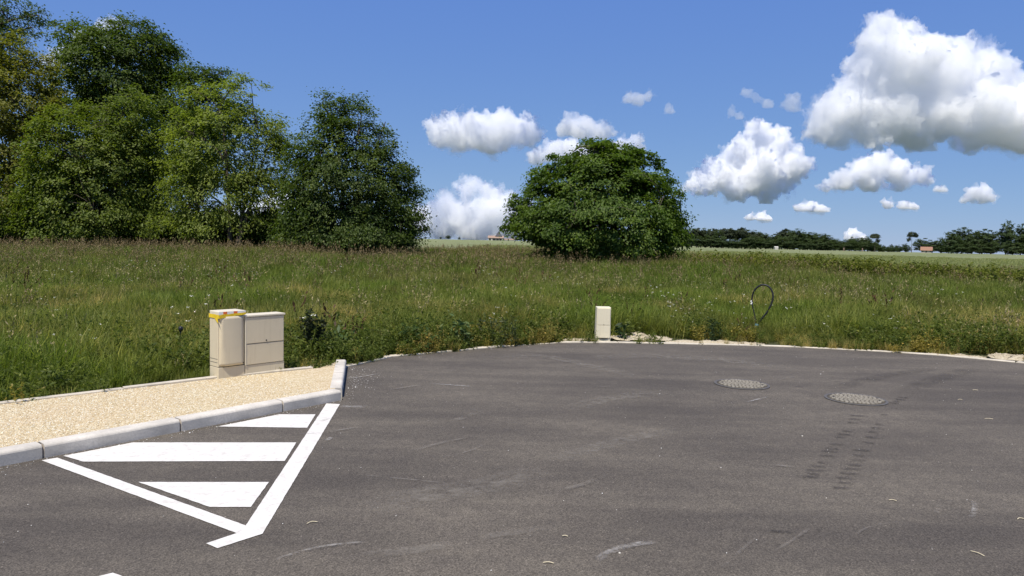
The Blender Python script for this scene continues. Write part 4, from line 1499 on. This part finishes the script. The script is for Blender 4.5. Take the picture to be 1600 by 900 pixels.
# --- right cabinet: lower and wider, two panels
Bq = B + (Cc - B).normalized() * 0.006
c2 = empty('utility_cabinet', (Bq.x, Bq.y, PAVE_Z - 0.006), cang)
D2 = 0.17
box('plinth', 0.0, w2, 0.004, D2, -0.02, 0.108, M_CAB, c2, 0.004)
box('joint_shadow', 0.004, w2 - 0.004, 0.008, D2 - 0.006, 0.105, 0.112, M_GAP, c2, 0)
box('body', 0.0, w2, 0.012, D2, 0.110, h2 - 0.014, M_CAB, c2, 0.005)
box('lower_panel', 0.010, w2 - 0.010, -0.002, 0.016, 0.112, h2 * 0.515, M_CAB, c2, 0.005)
up = box('upper_door', 0.010, w2 - 0.010, -0.005, 0.016, h2 * 0.515 + 0.005, h2 - 0.026, M_CAB, c2, 0.006)
box('joint_shadow', 0.016, w2 - 0.016, 0.004, 0.013, h2 * 0.515 - 0.002, h2 * 0.515 + 0.008, M_GAP, c2, 0)
disc('lock', (w2 * 0.52, -0.006, h2 * 0.515 + 0.028), 0.0085, (0, 1, 0), 0.006, M_GAP, up)
box('lid', -0.006, w2 + 0.006, -0.012, D2 + 0.006, h2 - 0.022, h2, M_CABL, c2, 0.006, 3)
box('frame_strip', -0.002, 0.012, -0.006, 0.02, 0.11, h2 - 0.024, M_CABL, c2, 0.003)
tag(c2, 'wide low beige utility cabinet with two panels beside the taped one', 'utility cabinet')

# --- small meter post at the edge of the road
P0 = gp(932, 534.5); P1 = gp(955, 534.5)
P0.y = P1.y = max(P0.y, P1.y) + 0.02
wP = (P1.x - P0.x) * 0.97; hP = at(934, 480, P0.y).z
mp_ = empty('meter_post', (P0.x, P0.y, 0.0), R(2.0))
box('body', 0, wP, 0.012, 0.20, -0.02, hP, M_POST, mp_, 0.010, 3, 0.004)
box('lower_panel', 0.014, wP - 0.012, -0.002, 0.02, 0.062, hP * 0.475, M_POST, mp_, 0.006)
dr = box('upper_door', 0.016, wP - 0.014, -0.003, 0.02, hP * 0.475 + 0.004, hP - 0.016, M_POST, mp_, 0.006)
disc('lock', (wP * 0.50, -0.004, hP * 0.475 + 0.014), 0.006, (0, 1, 0), 0.006, M_GAP, dr)
bm = bmesh.new()                                                   # curved finger slot
ns = 12
for i in range(ns):
    for t in (i / ns,):
        x0 = 0.05 + (wP - 0.095) * i / ns; x1 = 0.05 + (wP - 0.095) * (i + 1) / ns
        d0 = 0.012 * math.sin(math.pi * i / ns); d1 = 0.012 * math.sin(math.pi * (i + 1) / ns)
        v = [bm.verts.new(p) for p in ((x0, -0.001, 0.056 - d0), (x1, -0.001, 0.056 - d1), (x1, -0.001, 0.059), (x0, -0.001, 0.059))]
        bm.faces.new(v)
o = bm_obj('finger_slot', bm, M_GAP, mp_)
s = o.modifiers.new('t', 'SOLIDIFY'); s.thickness = 0.02; s.offset = -1
tag(mp_, 'small cream meter post standing on the road edging by the meadow', 'meter post')

# --- cable loop
def tube_obj(name, pts, rad, mat, parent, sides=8, sub=4):
    P = [Vector(p) for p in pts]
    out = []
    for i in range(len(P) - 1):
        p0, p1, p2, p3 = P[max(0, i - 1)], P[i], P[i + 1], P[min(len(P) - 1, i + 2)]
        for k in range(sub):
            t = k / sub
            out.append(0.5 * ((2 * p1) + (p2 - p0) * t + (2 * p0 - 5 * p1 + 4 * p2 - p3) * t * t + (3 * p1 - p0 - 3 * p2 + p3) * t ** 3))
    out.append(P[-1])
    r = rad if isinstance(rad, (int, float)) else None
    n = len(out)
    Rd = [r] * n if r else list(np.interp(np.linspace(0, 1, n), np.linspace(0, 1, len(rad)), rad))
    V, Q = tube(np.array([tuple(p) for p in out]), Rd, sides)
    caps = [tuple(range(sides - 1, -1, -1)), tuple(range((n - 1) * sides, n * sides))]
    return mesh_obj(name, V, [tuple(q) for q in Q] + caps, mat, parent, True)


LD = gp(1182, 519).y
lp = [(280, 690), (262, 560), (230, 430), (225, 330), (245, 240), (300, 170), (380, 135), (460, 160), (510, 235), (520, 320), (490, 420), (430, 530), (360, 620), (315, 690), (300, 800), (300, 860)]
base = at(1183, 519, LD); base.z = hz(base.x, LD)
cl = empty('cable_loop', tuple(base))
w = [at(1150 + a / 9, 430 + b / 9, LD + 0.10 * math.sin(i * 0.5)) - base for i, (a, b) in enumerate(lp)]
tube_obj('thick_cable', w[3:], [0.017] * 12, M_BLACK, cl)
tube_obj('thin_end', w[:4], [0.008, 0.009, 0.013, 0.016], M_BLACK, cl)
cc = at(1150 + 290 / 9, 430 + 715 / 9, LD) - base
bm = bmesh.new()
bmesh.ops.create_cone(bm, cap_ends=True, segments=12, radius1=0.045, radius2=0.036, depth=0.085)
bmesh.ops.bevel(bm, geom=bm.edges[:], offset=0.006, segments=2, affect='EDGES')
bmesh.ops.transform(bm, matrix=Matrix.Translation(cc), verts=bm.verts)
bm_obj('blue_collar', bm, M_BLUE, cl)
tw = at(1150 + 216 / 9, 430 + 385 / 9, LD) - base
bm = bmesh.new()
for k in range(3):
    bmesh.ops.create_icosphere(bm, subdivisions=1, radius=0.019, matrix=Matrix.Translation(tw + Vector((0.008 * math.sin(k * 2), 0, 0.024 * (k - 1)))) @ Matrix.Rotation(k, 4, 'Y') @ Matrix.Diagonal((1.1, 0.7, 0.8, 1)))
bm_obj('white_tag', bm, M_WTAPE, cl)
tag(cl, 'black cable bent into a loop sticking up out of the tall grass', 'cable')

# --- small black stake in the grass by the cabinets
sp = gp(281, 566, 0.0)
sk = empty('marker_stake', (sp.x, sp.y, 0.0))
tube_obj('stake', [(0, 0, -0.05), (0.004, 0, 0.2), (0.012, 0, 0.40)], 0.009, M_BLACK, sk)
bm = bmesh.new()
bmesh.ops.create_uvsphere(bm, u_segments=12, v_segments=8, radius=0.032, matrix=Matrix.Translation((0.013, 0, 0.425)) @ Matrix.Diagonal((0.9, 0.9, 1.15, 1)))
bm_obj('cap', bm, M_BLACK, sk, True)
tag(sk, 'thin black capped stake in the grass left of the taped cabinet', 'stake')

# --- manhole covers
def cover_mat():
    N = Nodes('cover_concrete_fill')
    co = N.coords()
    a = N.noise(30, 5, 0.7, co); b = N.noise(4, 4, 0.6, co)
    col = N.mix(N.ramp(a, [(0.35, 0.0), (0.65, 1.0)]), (0.20, 0.178, 0.138), (0.36, 0.325, 0.262))
    col = N.mix(N.ramp(b, [(0.4, 0.0), (0.7, 0.5)]), col, (0.21, 0.185, 0.14))
    return N.surf(principled(N, col, 0.8, 0.25))


M_COVER = cover_mat()
M_GROOVE = flat_mat('dark_cover_plate', (0.085, 0.075, 0.060), 0.95, 0.1)  # darker tone of the plate between the raised ribs


def manhole(cx, cy, rad, rot, label):
    root = empty('manhole_cover', (cx, cy, 0.0), rot)
    bm = bmesh.new()                                  # frame: ring
    n = 56
    rings = [(rad, 0.003), (rad, 0.009), (rad - 0.028, 0.009), (rad - 0.030, 0.003)]
    V = [[bm.verts.new((r * math.cos(2 * math.pi * k / n), r * math.sin(2 * math.pi * k / n), z)) for k in range(n)] for r, z in rings]
    for a, b in zip(V, V[1:]):
        for k in range(n):
            bm.faces.new((a[k], a[(k + 1) % n], b[(k + 1) % n], b[k]))
    bmesh.ops.recalc_face_normals(bm, faces=bm.faces)
    bm_obj('frame', bm, M_IRON, root)
    bm = bmesh.new()
    bmesh.ops.create_circle(bm, cap_ends=True, segments=n, radius=rad - 0.034, matrix=Matrix.Translation((0, 0, 0.0065)))
    plate = bm_obj('cover', bm, M_GROOVE, root)
    bm = bmesh.new()                                  # raised wavy ribs
    rr = rad - 0.045
    p = 0.036
    y = -rr
    row = 0
    while y < rr:
        half = math.sqrt(max(0, rr * rr - y * y))
        x = -half + (0.01 if row % 2 else 0.025)
        while x < half - 0.02:
            l = 0.030
            yy = y + 0.008 * math.sin(x * 26 + row * 0.7)
            m = Matrix.Translation((x + l / 2, yy, 0.011)) @ Matrix.Rotation(0.35 * math.cos(x * 26 + row * 0.7), 4, 'Z') @ Matrix.Diagonal((l, 0.021, 0.008, 1))
            bmesh.ops.create_cube(bm, size=1.0, matrix=m)
            x += l + 0.011
        y += p
        row += 1
    bm_obj('raised_pattern', bm, M_COVER, plate)
    for s in (-1, 1):
        box('lifting_slot', s * (rr - 0.05) - 0.02, s * (rr - 0.05) + 0.02, -0.008, 0.008, 0.010, 0.0165, M_GAP, plate, 0)
    return tag(root, label, 'manhole cover')


m1 = (gp(1116, 598) + gp(1203, 604)) / 2; m2 = (gp(1290, 619) + gp(1386, 630)) / 2
manhole(m1.x, m1.y, 0.315, R(-14), 'round ribbed manhole cover clear of the tyre marks, nearer the meter post')
manhole(m2.x, m2.y, 0.315, R(-20), 'round ribbed manhole cover with dark tyre tread marks running up to it')

# ------------------------------------------------------------------ marks on the road
def strip_mark(name, path, wid, z, mat, parent, soft=0.5):
    """soft-edged flat mark along a ground path"""
    P = [p.copy() for p in path]
    n = len(P); vs = []; ed = []
    for i, p in enumerate(P):
        d = (P[min(n - 1, i + 1)] - P[max(0, i - 1)]).normalized()
        s = Vector((-d.y, d.x, 0))
        w = wid[i] if isinstance(wid, (list, tuple)) else wid
        end = min(1.0, min(i, n - 1 - i) / max(1, n * 0.22))
        for k, e in ((-1, 0), (-soft, end), (soft, end), (1, 0)):
            q = p + s * k * w * 0.5
            vs.append((q.x, q.y, z)); ed.append(e)
    fs = []
    for i in range(n - 1):
        for k in range(3):
            fs.append((i * 4 + k, i * 4 + k + 1, i * 4 + 5 + k, i * 4 + 4 + k))
    o = mesh_obj(name, vs, fs, mat, parent)
    a = o.data.attributes.new('edge', 'FLOAT', 'POINT'); a.data.foreach_set('value', ed)
    if o.data.polygons[0].normal.z < 0: o.data.flip_normals()
    return o


def gpath(pts, n=14):
    q = [gp(*p) for p in pts]
    return walk(q, max(0.02, sum((b - a).length for a, b in zip(q, q[1:])) / n))


M_TYRE = stain_mat('tyre_rubber', (0.040, 0.037, 0.036), 0.32, 0.62, 22, 0.45)
M_DUST = stain_mat('pale_dust', (0.25, 0.225, 0.19), 0.40, 0.75, 9, 0.55)
M_SCUF = stain_mat('scuffed_paint', (0.42, 0.40, 0.37), 0.40, 0.66, 22, 0.55)
M_DARK = stain_mat('dark_track', (0.050, 0.046, 0.044), 0.35, 0.75, 5, 0.35)
zc = 0.0045


def tread(rows):
    bars = []
    for (x0, y0), (x1, y1), wpx, n in rows:
        for i in range(n):
            if rg.random() < 0.14: continue
            t = (i + rg.uniform(-0.2, 0.2)) / n
            cx, cy_ = x0 + (x1 - x0) * t, y0 + (y1 - y0) * t
            k = (cy_ - 385) / 330.0
            hw = wpx * k * 0.5 * rg.uniform(0.55, 1.1); cx += rg.uniform(-3, 3) * k
            bars.append(((cx - hw, cy_ - 0.8), (cx + hw, cy_ + 1.2), 4.2 * k))
    for a, b, hp in bars:
        pa, pb = gp(*a), gp(*b)
        th = (gp(a[0], a[1] + hp / 2) - gp(a[0], a[1] - hp / 2)).length
        strip_mark('tread_bar', [pa.lerp(pb, t) for t in np.linspace(0, 1, 5)], th, zc, M_TYRE, tm, 0.55)


tm = tag(empty('tyre_tread_marks', (0, 0, 0)), 'two dark bands of tyre tread printed on the asphalt beside the ribbed cover', 'tyre mark')
q = gp(1310, 720); tm.location = (0, 0, 0)
tread([((1345, 645), (1262, 752), 36, 19), ((1380, 648), (1312, 770), 34, 17), ((1412, 622), (1390, 634), 30, 4), ((1225, 815), (1205, 850), 44, 2)])
for nm, pth, wd, mt in (
        ('dust_streak', [(730, 843), (800, 833), (868, 823)], 0.09, M_DUST), ('dust_streak', [(560, 742), (640, 750), (720, 758)], 0.035, M_DUST),
        ('paint_scuff', [(531, 635), (552, 636), (578, 636)], 0.10, M_SCUF), ('dust_streak', [(728, 637), (745, 642), (765, 650)], 0.04, M_DUST),
        ('dust_streak', [(850, 722), (930, 700), (1010, 680), (1080, 668)], 0.22, M_DUST), ('dust_streak', [(740, 560), (850, 556), (980, 585), (1040, 600)], 0.30, M_DUST),
        ('dust_streak', [(900, 560), (1000, 556), (1120, 562), (1260, 580)], 0.5, M_DUST), ('dust_streak', [(560, 800), (660, 775), (760, 760), (860, 735)], 0.35, M_DUST),
        ('dust_streak', [(880, 640), (960, 622), (1050, 612)], 0.30, M_DUST), ('dust_streak', [(700, 660), (720, 655), (745, 645)], 0.10, M_DUST),
        ('dark_track', [(1400, 618), (1450, 597), (1500, 582), (1545, 570)], 0.30, M_DARK), ('dark_track', [(1290, 612), (1340, 597), (1400, 585), (1480, 573)], 0.28, M_DARK),
        ('dark_track', [(1300, 596), (1310, 597), (1316, 597)], 0.05, M_TYRE), ('dark_track', [(1240, 604), (1250, 605), (1258, 605)], 0.05, M_TYRE),
        ('dust_streak', [(510, 690), (515, 686), (520, 683)], 0.05, M_SCUF), ('dust_streak', [(560, 870), (640, 862), (720, 850)], 0.12, M_DUST)):
    zc += 0.0002
    strip_mark(nm, gpath(pth), wd, zc, mt, asphalt)

for k in range(26):                                # fine pale scuffs left by turning wheels
    px_, py_ = rg.uniform(480, 1560), rg.uniform(585, 880)
    c = gp(px_, py_); L_ = rg.uniform(0.12, 0.7); a_ = R(rg.choice((38, 30, 48, -12)) + rg.uniform(-8, 8))
    v_ = Vector((math.cos(a_), math.sin(a_), 0)); n_ = Vector((-v_.y, v_.x, 0)) * L_ * rg.uniform(-0.12, 0.12)
    zc += 0.0002
    strip_mark('scuff_mark', [c + v_ * L_ * (t - 0.5) + n_ * (4 * t * (1 - t)) for t in np.linspace(0, 1, 10)], rg.uniform(0.012, 0.06), zc, rg.choice((M_DUST, M_SCUF, M_DUST)), asphalt)
# bits of straw on the road
M_STALK = flat_mat('dry_stalk', (0.60, 0.52, 0.36), 0.7)
for i, (px, py, L, a, bend_) in enumerate(((857, 881, 0.055, -0.1, 0.006), (883, 839, 0.032, -0.2, 0.004), (1395, 783, 0.045, -0.3, 0.008), (1527, 866, 0.07, -1.05, 0.004), (1595, 812, 0.05, 0.25, 0.010), (488, 818, 0.06, 0.5, 0.012),
                                           (1545, 655, 0.075, -0.1, 0.003), (1500, 625, 0.05, 0.1, 0.004), (1524, 610, 0.06, -0.1, 0.003))):
    c = gp(px, py)
    st = tube_obj('straw_stalk', [(-L / 2, 0, 0.003), (0, bend_, 0.006), (L / 2, 0, 0.003)], 0.0028, M_STALK, None, 5, 3)
    st.location = (c.x, c.y, 0.002); st.rotation_euler = (0, 0, a)
    tag(st, 'short pale bit of straw lying on the asphalt', 'straw', 'bits of straw on the road')

# ------------------------------------------------------------------ heaps of pale sand and rubble at the verge
def sand_mat():
    N = Nodes('pale_sand')
    co = N.coords()
    a = N.noise(40, 5, 0.75, co); b = N.noise(7, 5, 0.7, co)
    col = N.mix(N.ramp(a, [(0.3, 0.0), (0.7, 1.0)]), (0.36, 0.30, 0.20), (0.60, 0.53, 0.40))
    col = N.mix(N.ramp(b, [(0.45, 0.0), (0.65, 0.6)]), col, (0.34, 0.27, 0.17))
    bp = N.n('Bump', Strength=1.0, Distance=0.02, Height=a)
    return N.surf(principled(N, col, 0.95, 0.1, bp.outputs[0]))


M_SAND = sand_mat()


def heap(path_px, wid, hh, label, seed, zb=0.0):
    """low uneven mound along a short ground path, with stones in it"""
    rs = np.random.RandomState(seed)
    P = walk([gp(*p) for p in path_px], 0.05)
    n, m = len(P), 12
    c = sum(P, Vector()) / n
    vs = []
    for i, p in enumerate(P):
        d = (P[min(n - 1, i + 1)] - P[max(0, i - 1)]).normalized(); s = Vector((-d.y, d.x, 0))
        env = math.sin(math.pi * (i + 0.5) / n) ** 0.5 * (0.65 + 0.5 * noise.noise((i * 0.23, seed, 0)))
        for k in range(m + 1):
            u = k / m * 2 - 1
            z = hh * env * max(0, 1 - u * u) * (1 + 0.7 * noise.noise((p.x * 9, p.y * 9 + u * 3, seed))) - 0.01
            q = p + s * u * wid * env * 0.5 * (1 + 0.35 * noise.noise((i * 0.4, k * 0.1, seed + 5)))
            vs.append((q.x - c.x, q.y - c.y, z))
    fs = [(i * (m + 1) + k, i * (m + 1) + k + 1, (i + 1) * (m + 1) + k + 1, (i + 1) * (m + 1) + k) for i in range(n - 1) for k in range(m)]
    root = empty('sand_heap', (c.x, c.y, zb))
    o = mesh_obj('mound', vs, fs, M_SAND, root, True)
    if sum(f.normal.z for f in o.data.polygons) < 0: o.data.flip_normals()
    co, f = ico(1)
    V = []; Fq = []
    for k in range(int(60 + 200 * wid)):
        b = vs[rs.randint(len(vs))]
        r = rs.uniform(0.005, 0.016)
        V.append(co * (1 + rs.uniform(-0.3, 0.3, (len(co), 1))) * r * np.array([1, 1, 0.7]) + np.array(b)); Fq.append(f + k * len(co))
    o = data_obj('rubble', np_mesh('rubble', np.concatenate(V), tris=np.concatenate(Fq)), M_SAND, root)
    tag(o, kind='stuff')
    return tag(root, label, 'sand heap')


for i_, lb in enumerate(('mound of pale sand and rubble beside the cream meter post', 'long low spill of pale sand along the edging below the cable loop',
                         'small scatter of pale sand on the left of the meter post', 'pale sand spilled onto the edging where the road curves away',
                         'mound of pale rubble in dry grass at the road bend', 'strip of earth and dry litter behind the kerb end')):
    heap(SAND[i_][0], SAND[i_][1], SAND[i_][2], lb, i_ + 1, 0.02 if i_ == 5 else 0.0)

# ------------------------------------------------------------------ single weeds that stand out
def weed_obj(px, py, h, spread, stems, leaf, nleaf, colr, label, seed, z0=0.0, flower=None, dock=False):
    g = gp(px, py, z0)
    root = empty('tall_weed', (g.x, g.y, z0))
    ml = plant_mat('weed_leaf', False, 0.3, 0.008, colr)
    rs = np.random.RandomState(seed)
    c, P = blade_chunk(rs, stems, spread, h * 0.75, h, 0.010, 0.16)
    mst = combine('stems', [c], [ml]); data_obj('stems', mst, None, root)
    t = rs.uniform(0.05, 1, (stems, nleaf)); k = P.shape[1] - 1
    i = np.minimum((t * k).astype(int), k - 1); f = (t * k - i)[..., None]; ii = np.arange(stems)[:, None]
    pos = P[ii, i] * (1 - f) + P[ii, i + 1] * f
    out = rs.normal(0, 1, (stems, nleaf, 3)); out[..., 2] = np.abs(out[..., 2]) * 0.4 - 0.1
    out /= np.linalg.norm(out, axis=2)[..., None]
    pos = pos + out * leaf * 0.5
    lf = quads_at(rs, pos.reshape(-1, 3), leaf, 0, 0.36, 0.9, 0.5, out.reshape(-1, 3))
    data_obj('leaves', combine('leaves', [lf], [ml]), None, root)
    if flower:
        fp = np.repeat(P[:2, -1], 12, 0) + rs.normal(0, 1, (24, 3)) * np.array([0.028, 0.028, 0.007])
        data_obj('flower_heads', combine('flower_heads', [quads_at(rs, fp, 0.026, 0, 0.8, 3.0)], [flower]), None, root)
    if dock:
        reps = 26
        tt = np.tile(np.linspace(0.0, 0.45, reps), len(P))[:, None]
        tip = np.repeat(P[:, -1], reps, 0); mid_ = np.repeat(P[:, 1], reps, 0)
        sp_ = tip * (1 - tt) + mid_ * tt + rs.normal(0, 0.012, (len(P) * reps, 3))
        data_obj('seed_spikes', combine('seed_spikes', [quads_at(rs, sp_, 0.028, 0, 0.7, 0.3)], [M_DOCK]), None, root)
    return tag(root, label, 'weed')


weed_obj(487, 566, 0.80, 0.13, 16, 0.075, 34, (0.020, 0.028, 0.013), 'dense dark green weed with small white flower heads beside the wide cabinet', 1, flower=M_PETAL)
weed_obj(536, 560, 0.50, 0.12, 7, 0.11, 13, (0.070, 0.110, 0.040), 'grey-green thistle-like weed right of the dense dark weed', 2)
weed_obj(553, 558, 0.68, 0.05, 3, 0.04, 6, (0.10, 0.09, 0.04), 'thin reddish dock stalk behind the thistle-like weed', 3, dock=True)
weed_obj(1112, 533, 0.46, 0.16, 9, 0.07, 20, (0.035, 0.055, 0.020), 'dark leafy weed by the edging between the meter post and the cable loop', 4)
weed_obj(972, 529.5, 0.30, 0.07, 6, 0.12, 8, (0.035, 0.058, 0.024), 'low dark broad-leaved weed tucked against the meter post', 5)
weed_obj(660, 548, 0.48, 0.30, 14, 0.07, 18, (0.050, 0.080, 0.024), 'spreading leafy weed leaning over the edging', 6)
weed_obj(780, 540, 0.52, 0.32, 16, 0.06, 20, (0.055, 0.070, 0.030), 'wide dull green weed bush at the bend of the edging', 7)
weed_obj(720, 545, 0.55, 0.14, 7, 0.10, 14, (0.075, 0.115, 0.045), 'pale green thistle between the spreading weed and the weed bush', 8)

# ------------------------------------------------------------------ far buildings and posts
def wall_mat(name, c):
    return concrete_mat(name, c, 0.06, 0.05)


M_WALLW = wall_mat('pale_render', (0.62, 0.58, 0.52)); M_SLATE = flat_mat('slate', (0.032, 0.033, 0.045)); M_TILE = flat_mat('clay_tile', (0.30, 0.165, 0.10)); M_TILEG = flat_mat('old_tile', (0.33, 0.23, 0.17))
M_VOID = flat_mat('window_dark', (0.02, 0.022, 0.026), 0.3)


def gable(name, x0, x1, y0, y1, z0, z1, mat, parent, ov=0.4):
    ym = (y0 + y1) / 2
    vs = [(x0 - ov, y0 - ov, z0), (x1 + ov, y0 - ov, z0), (x1 + ov, y1 + ov, z0), (x0 - ov, y1 + ov, z0), (x0 - ov, ym, z1), (x1 + ov, ym, z1)]
    return mesh_obj(name, vs, [(0, 1, 5, 4), (2, 3, 4, 5), (0, 4, 3), (1, 2, 5), (3, 2, 1, 0)], mat, parent)


FD = 600.0
sF = FD / F_PX
bx_, by_, bz_ = ground_at(774, FD)
fh = empty('farmhouse', (bx_, by_, bz_))
e0, e1 = (762.5 - 774) * sF, (785.5 - 774) * sF
topz = at(774, 368.5, FD).z - bz_
base0 = -0.3
box('wall', e0, e1, 0, 8, base0, topz * 0.52, M_WALLW, fh, 0)
gable('roof', e0, e1, 0, 8, topz * 0.52, topz * 1.05, M_TILEG, fh, 0.5)
for a, b in ((763.5, 766.6), (769, 774), (774.6, 779), (779.5, 783.5)):
    box('opening', (a - 774) * sF, (b - 774) * sF, -0.06, 0.3, base0 + 0.4, topz * 0.44, M_VOID, fh, 0)
tx, tt_ = (778.4 - 774) * sF, at(778, 361, FD).z - bz_
tw_ = box('tower', tx - 1.9, tx + 1.9, 2, 5.8, 0, topz * 1.0, M_WALLW, fh, 0)
mesh_obj('tower_roof', [(tx - 2.8, 1.6, topz * 0.98), (tx + 2.8, 1.6, topz * 0.98), (tx + 2.8, 6.2, topz * 0.98), (tx - 2.8, 6.2, topz * 0.98), (tx - 1.3, 3.0, topz + (tt_ - topz) * 0.55), (tx + 1.3, 3.0, topz + (tt_ - topz) * 0.55), (tx + 1.3, 4.8, topz + (tt_ - topz) * 0.55), (tx - 1.3, 4.8, topz + (tt_ - topz) * 0.55), (tx, 3.9, tt_)],
         [(0, 1, 5, 4), (1, 2, 6, 5), (2, 3, 7, 6), (3, 0, 4, 7), (4, 5, 8), (5, 6, 8), (6, 7, 8), (7, 4, 8), (3, 2, 1, 0)], M_SLATE, tw_)
box('barn_wall', (785.8 - 774) * sF, (804 - 774) * sF, 3, 9, base0, topz * 0.22, M_WALLW, fh, 0)
gable('barn_roof', (785.8 - 774) * sF, (804 - 774) * sF, 3, 9, topz * 0.22, topz * 0.48, M_TILEG, fh, 0.3)
tag(fh, 'far pale farmhouse with a pointed slate tower on the skyline', 'house')

hd = 284.0
sH = hd / F_PX
hx, hy, hz_ = ground_at(1447, hd)
hs_ = empty('house', (hx, hy, hz_), -math.atan2(hx, hy))
ez = at(1447, 393.5, hd).z - hz_; rz_ = at(1447, 387.5, hd).z - hz_
ez = max(ez, 0.8); rz_ = max(rz_, ez + 1.5)
box('wall', -6.8 * sH, 6.8 * sH, 0, 7, -0.2, ez, M_WALLW, hs_, 0)
gable('roof', -6.8 * sH, 6.8 * sH, 0, 7, ez, rz_, M_TILE, hs_, 0.4)
box('door', -1 * sH, 0.6 * sH, -0.05, 0.2, 0, ez * 0.85, M_VOID, hs_, 0)
for a in (-6, 4.5):
    box('window', a * sH, (a + 2) * sH, -0.05, 0.2, ez * 0.35, ez * 0.8, M_VOID, hs_, 0)
tag(hs_, 'low far house with an orange tiled roof among trees', 'house')
wx, wy, wz = ground_at(1213, 270)
wh = empty('hut', (wx, wy, wz))
hz2 = at(1213, 386.5, 270).z - wz
box('wall', -0.6, 0.6, 0, 1.2, -0.2, hz2, M_WALLW, wh, 0)
gable('roof', -0.6, 0.6, 0, 1.2, hz2, hz2 + 0.35, M_WALLW, wh, 0.1)
tag(wh, 'tiny white hut in front of the long far wood', 'hut')
for px, tp_ in ((1318, 390), (1347, 390.5)):
    x_, y_, z_ = ground_at(px, 255)
    hh = max(1.2, at(px, tp_, 255).z - z_)
    po = tube_obj('field_post', [(0, 0, -0.2), (0.01, 0, hh * 0.5), (0, 0, hh)], 0.16, M_TILEG, None, 8, 2)
    po.location = (x_, y_, z_)
    tag(po, 'pale wooden post at the field edge before the far wood', 'post', 'posts at the field edge')
print('TOTAL script', time.time() - T0)
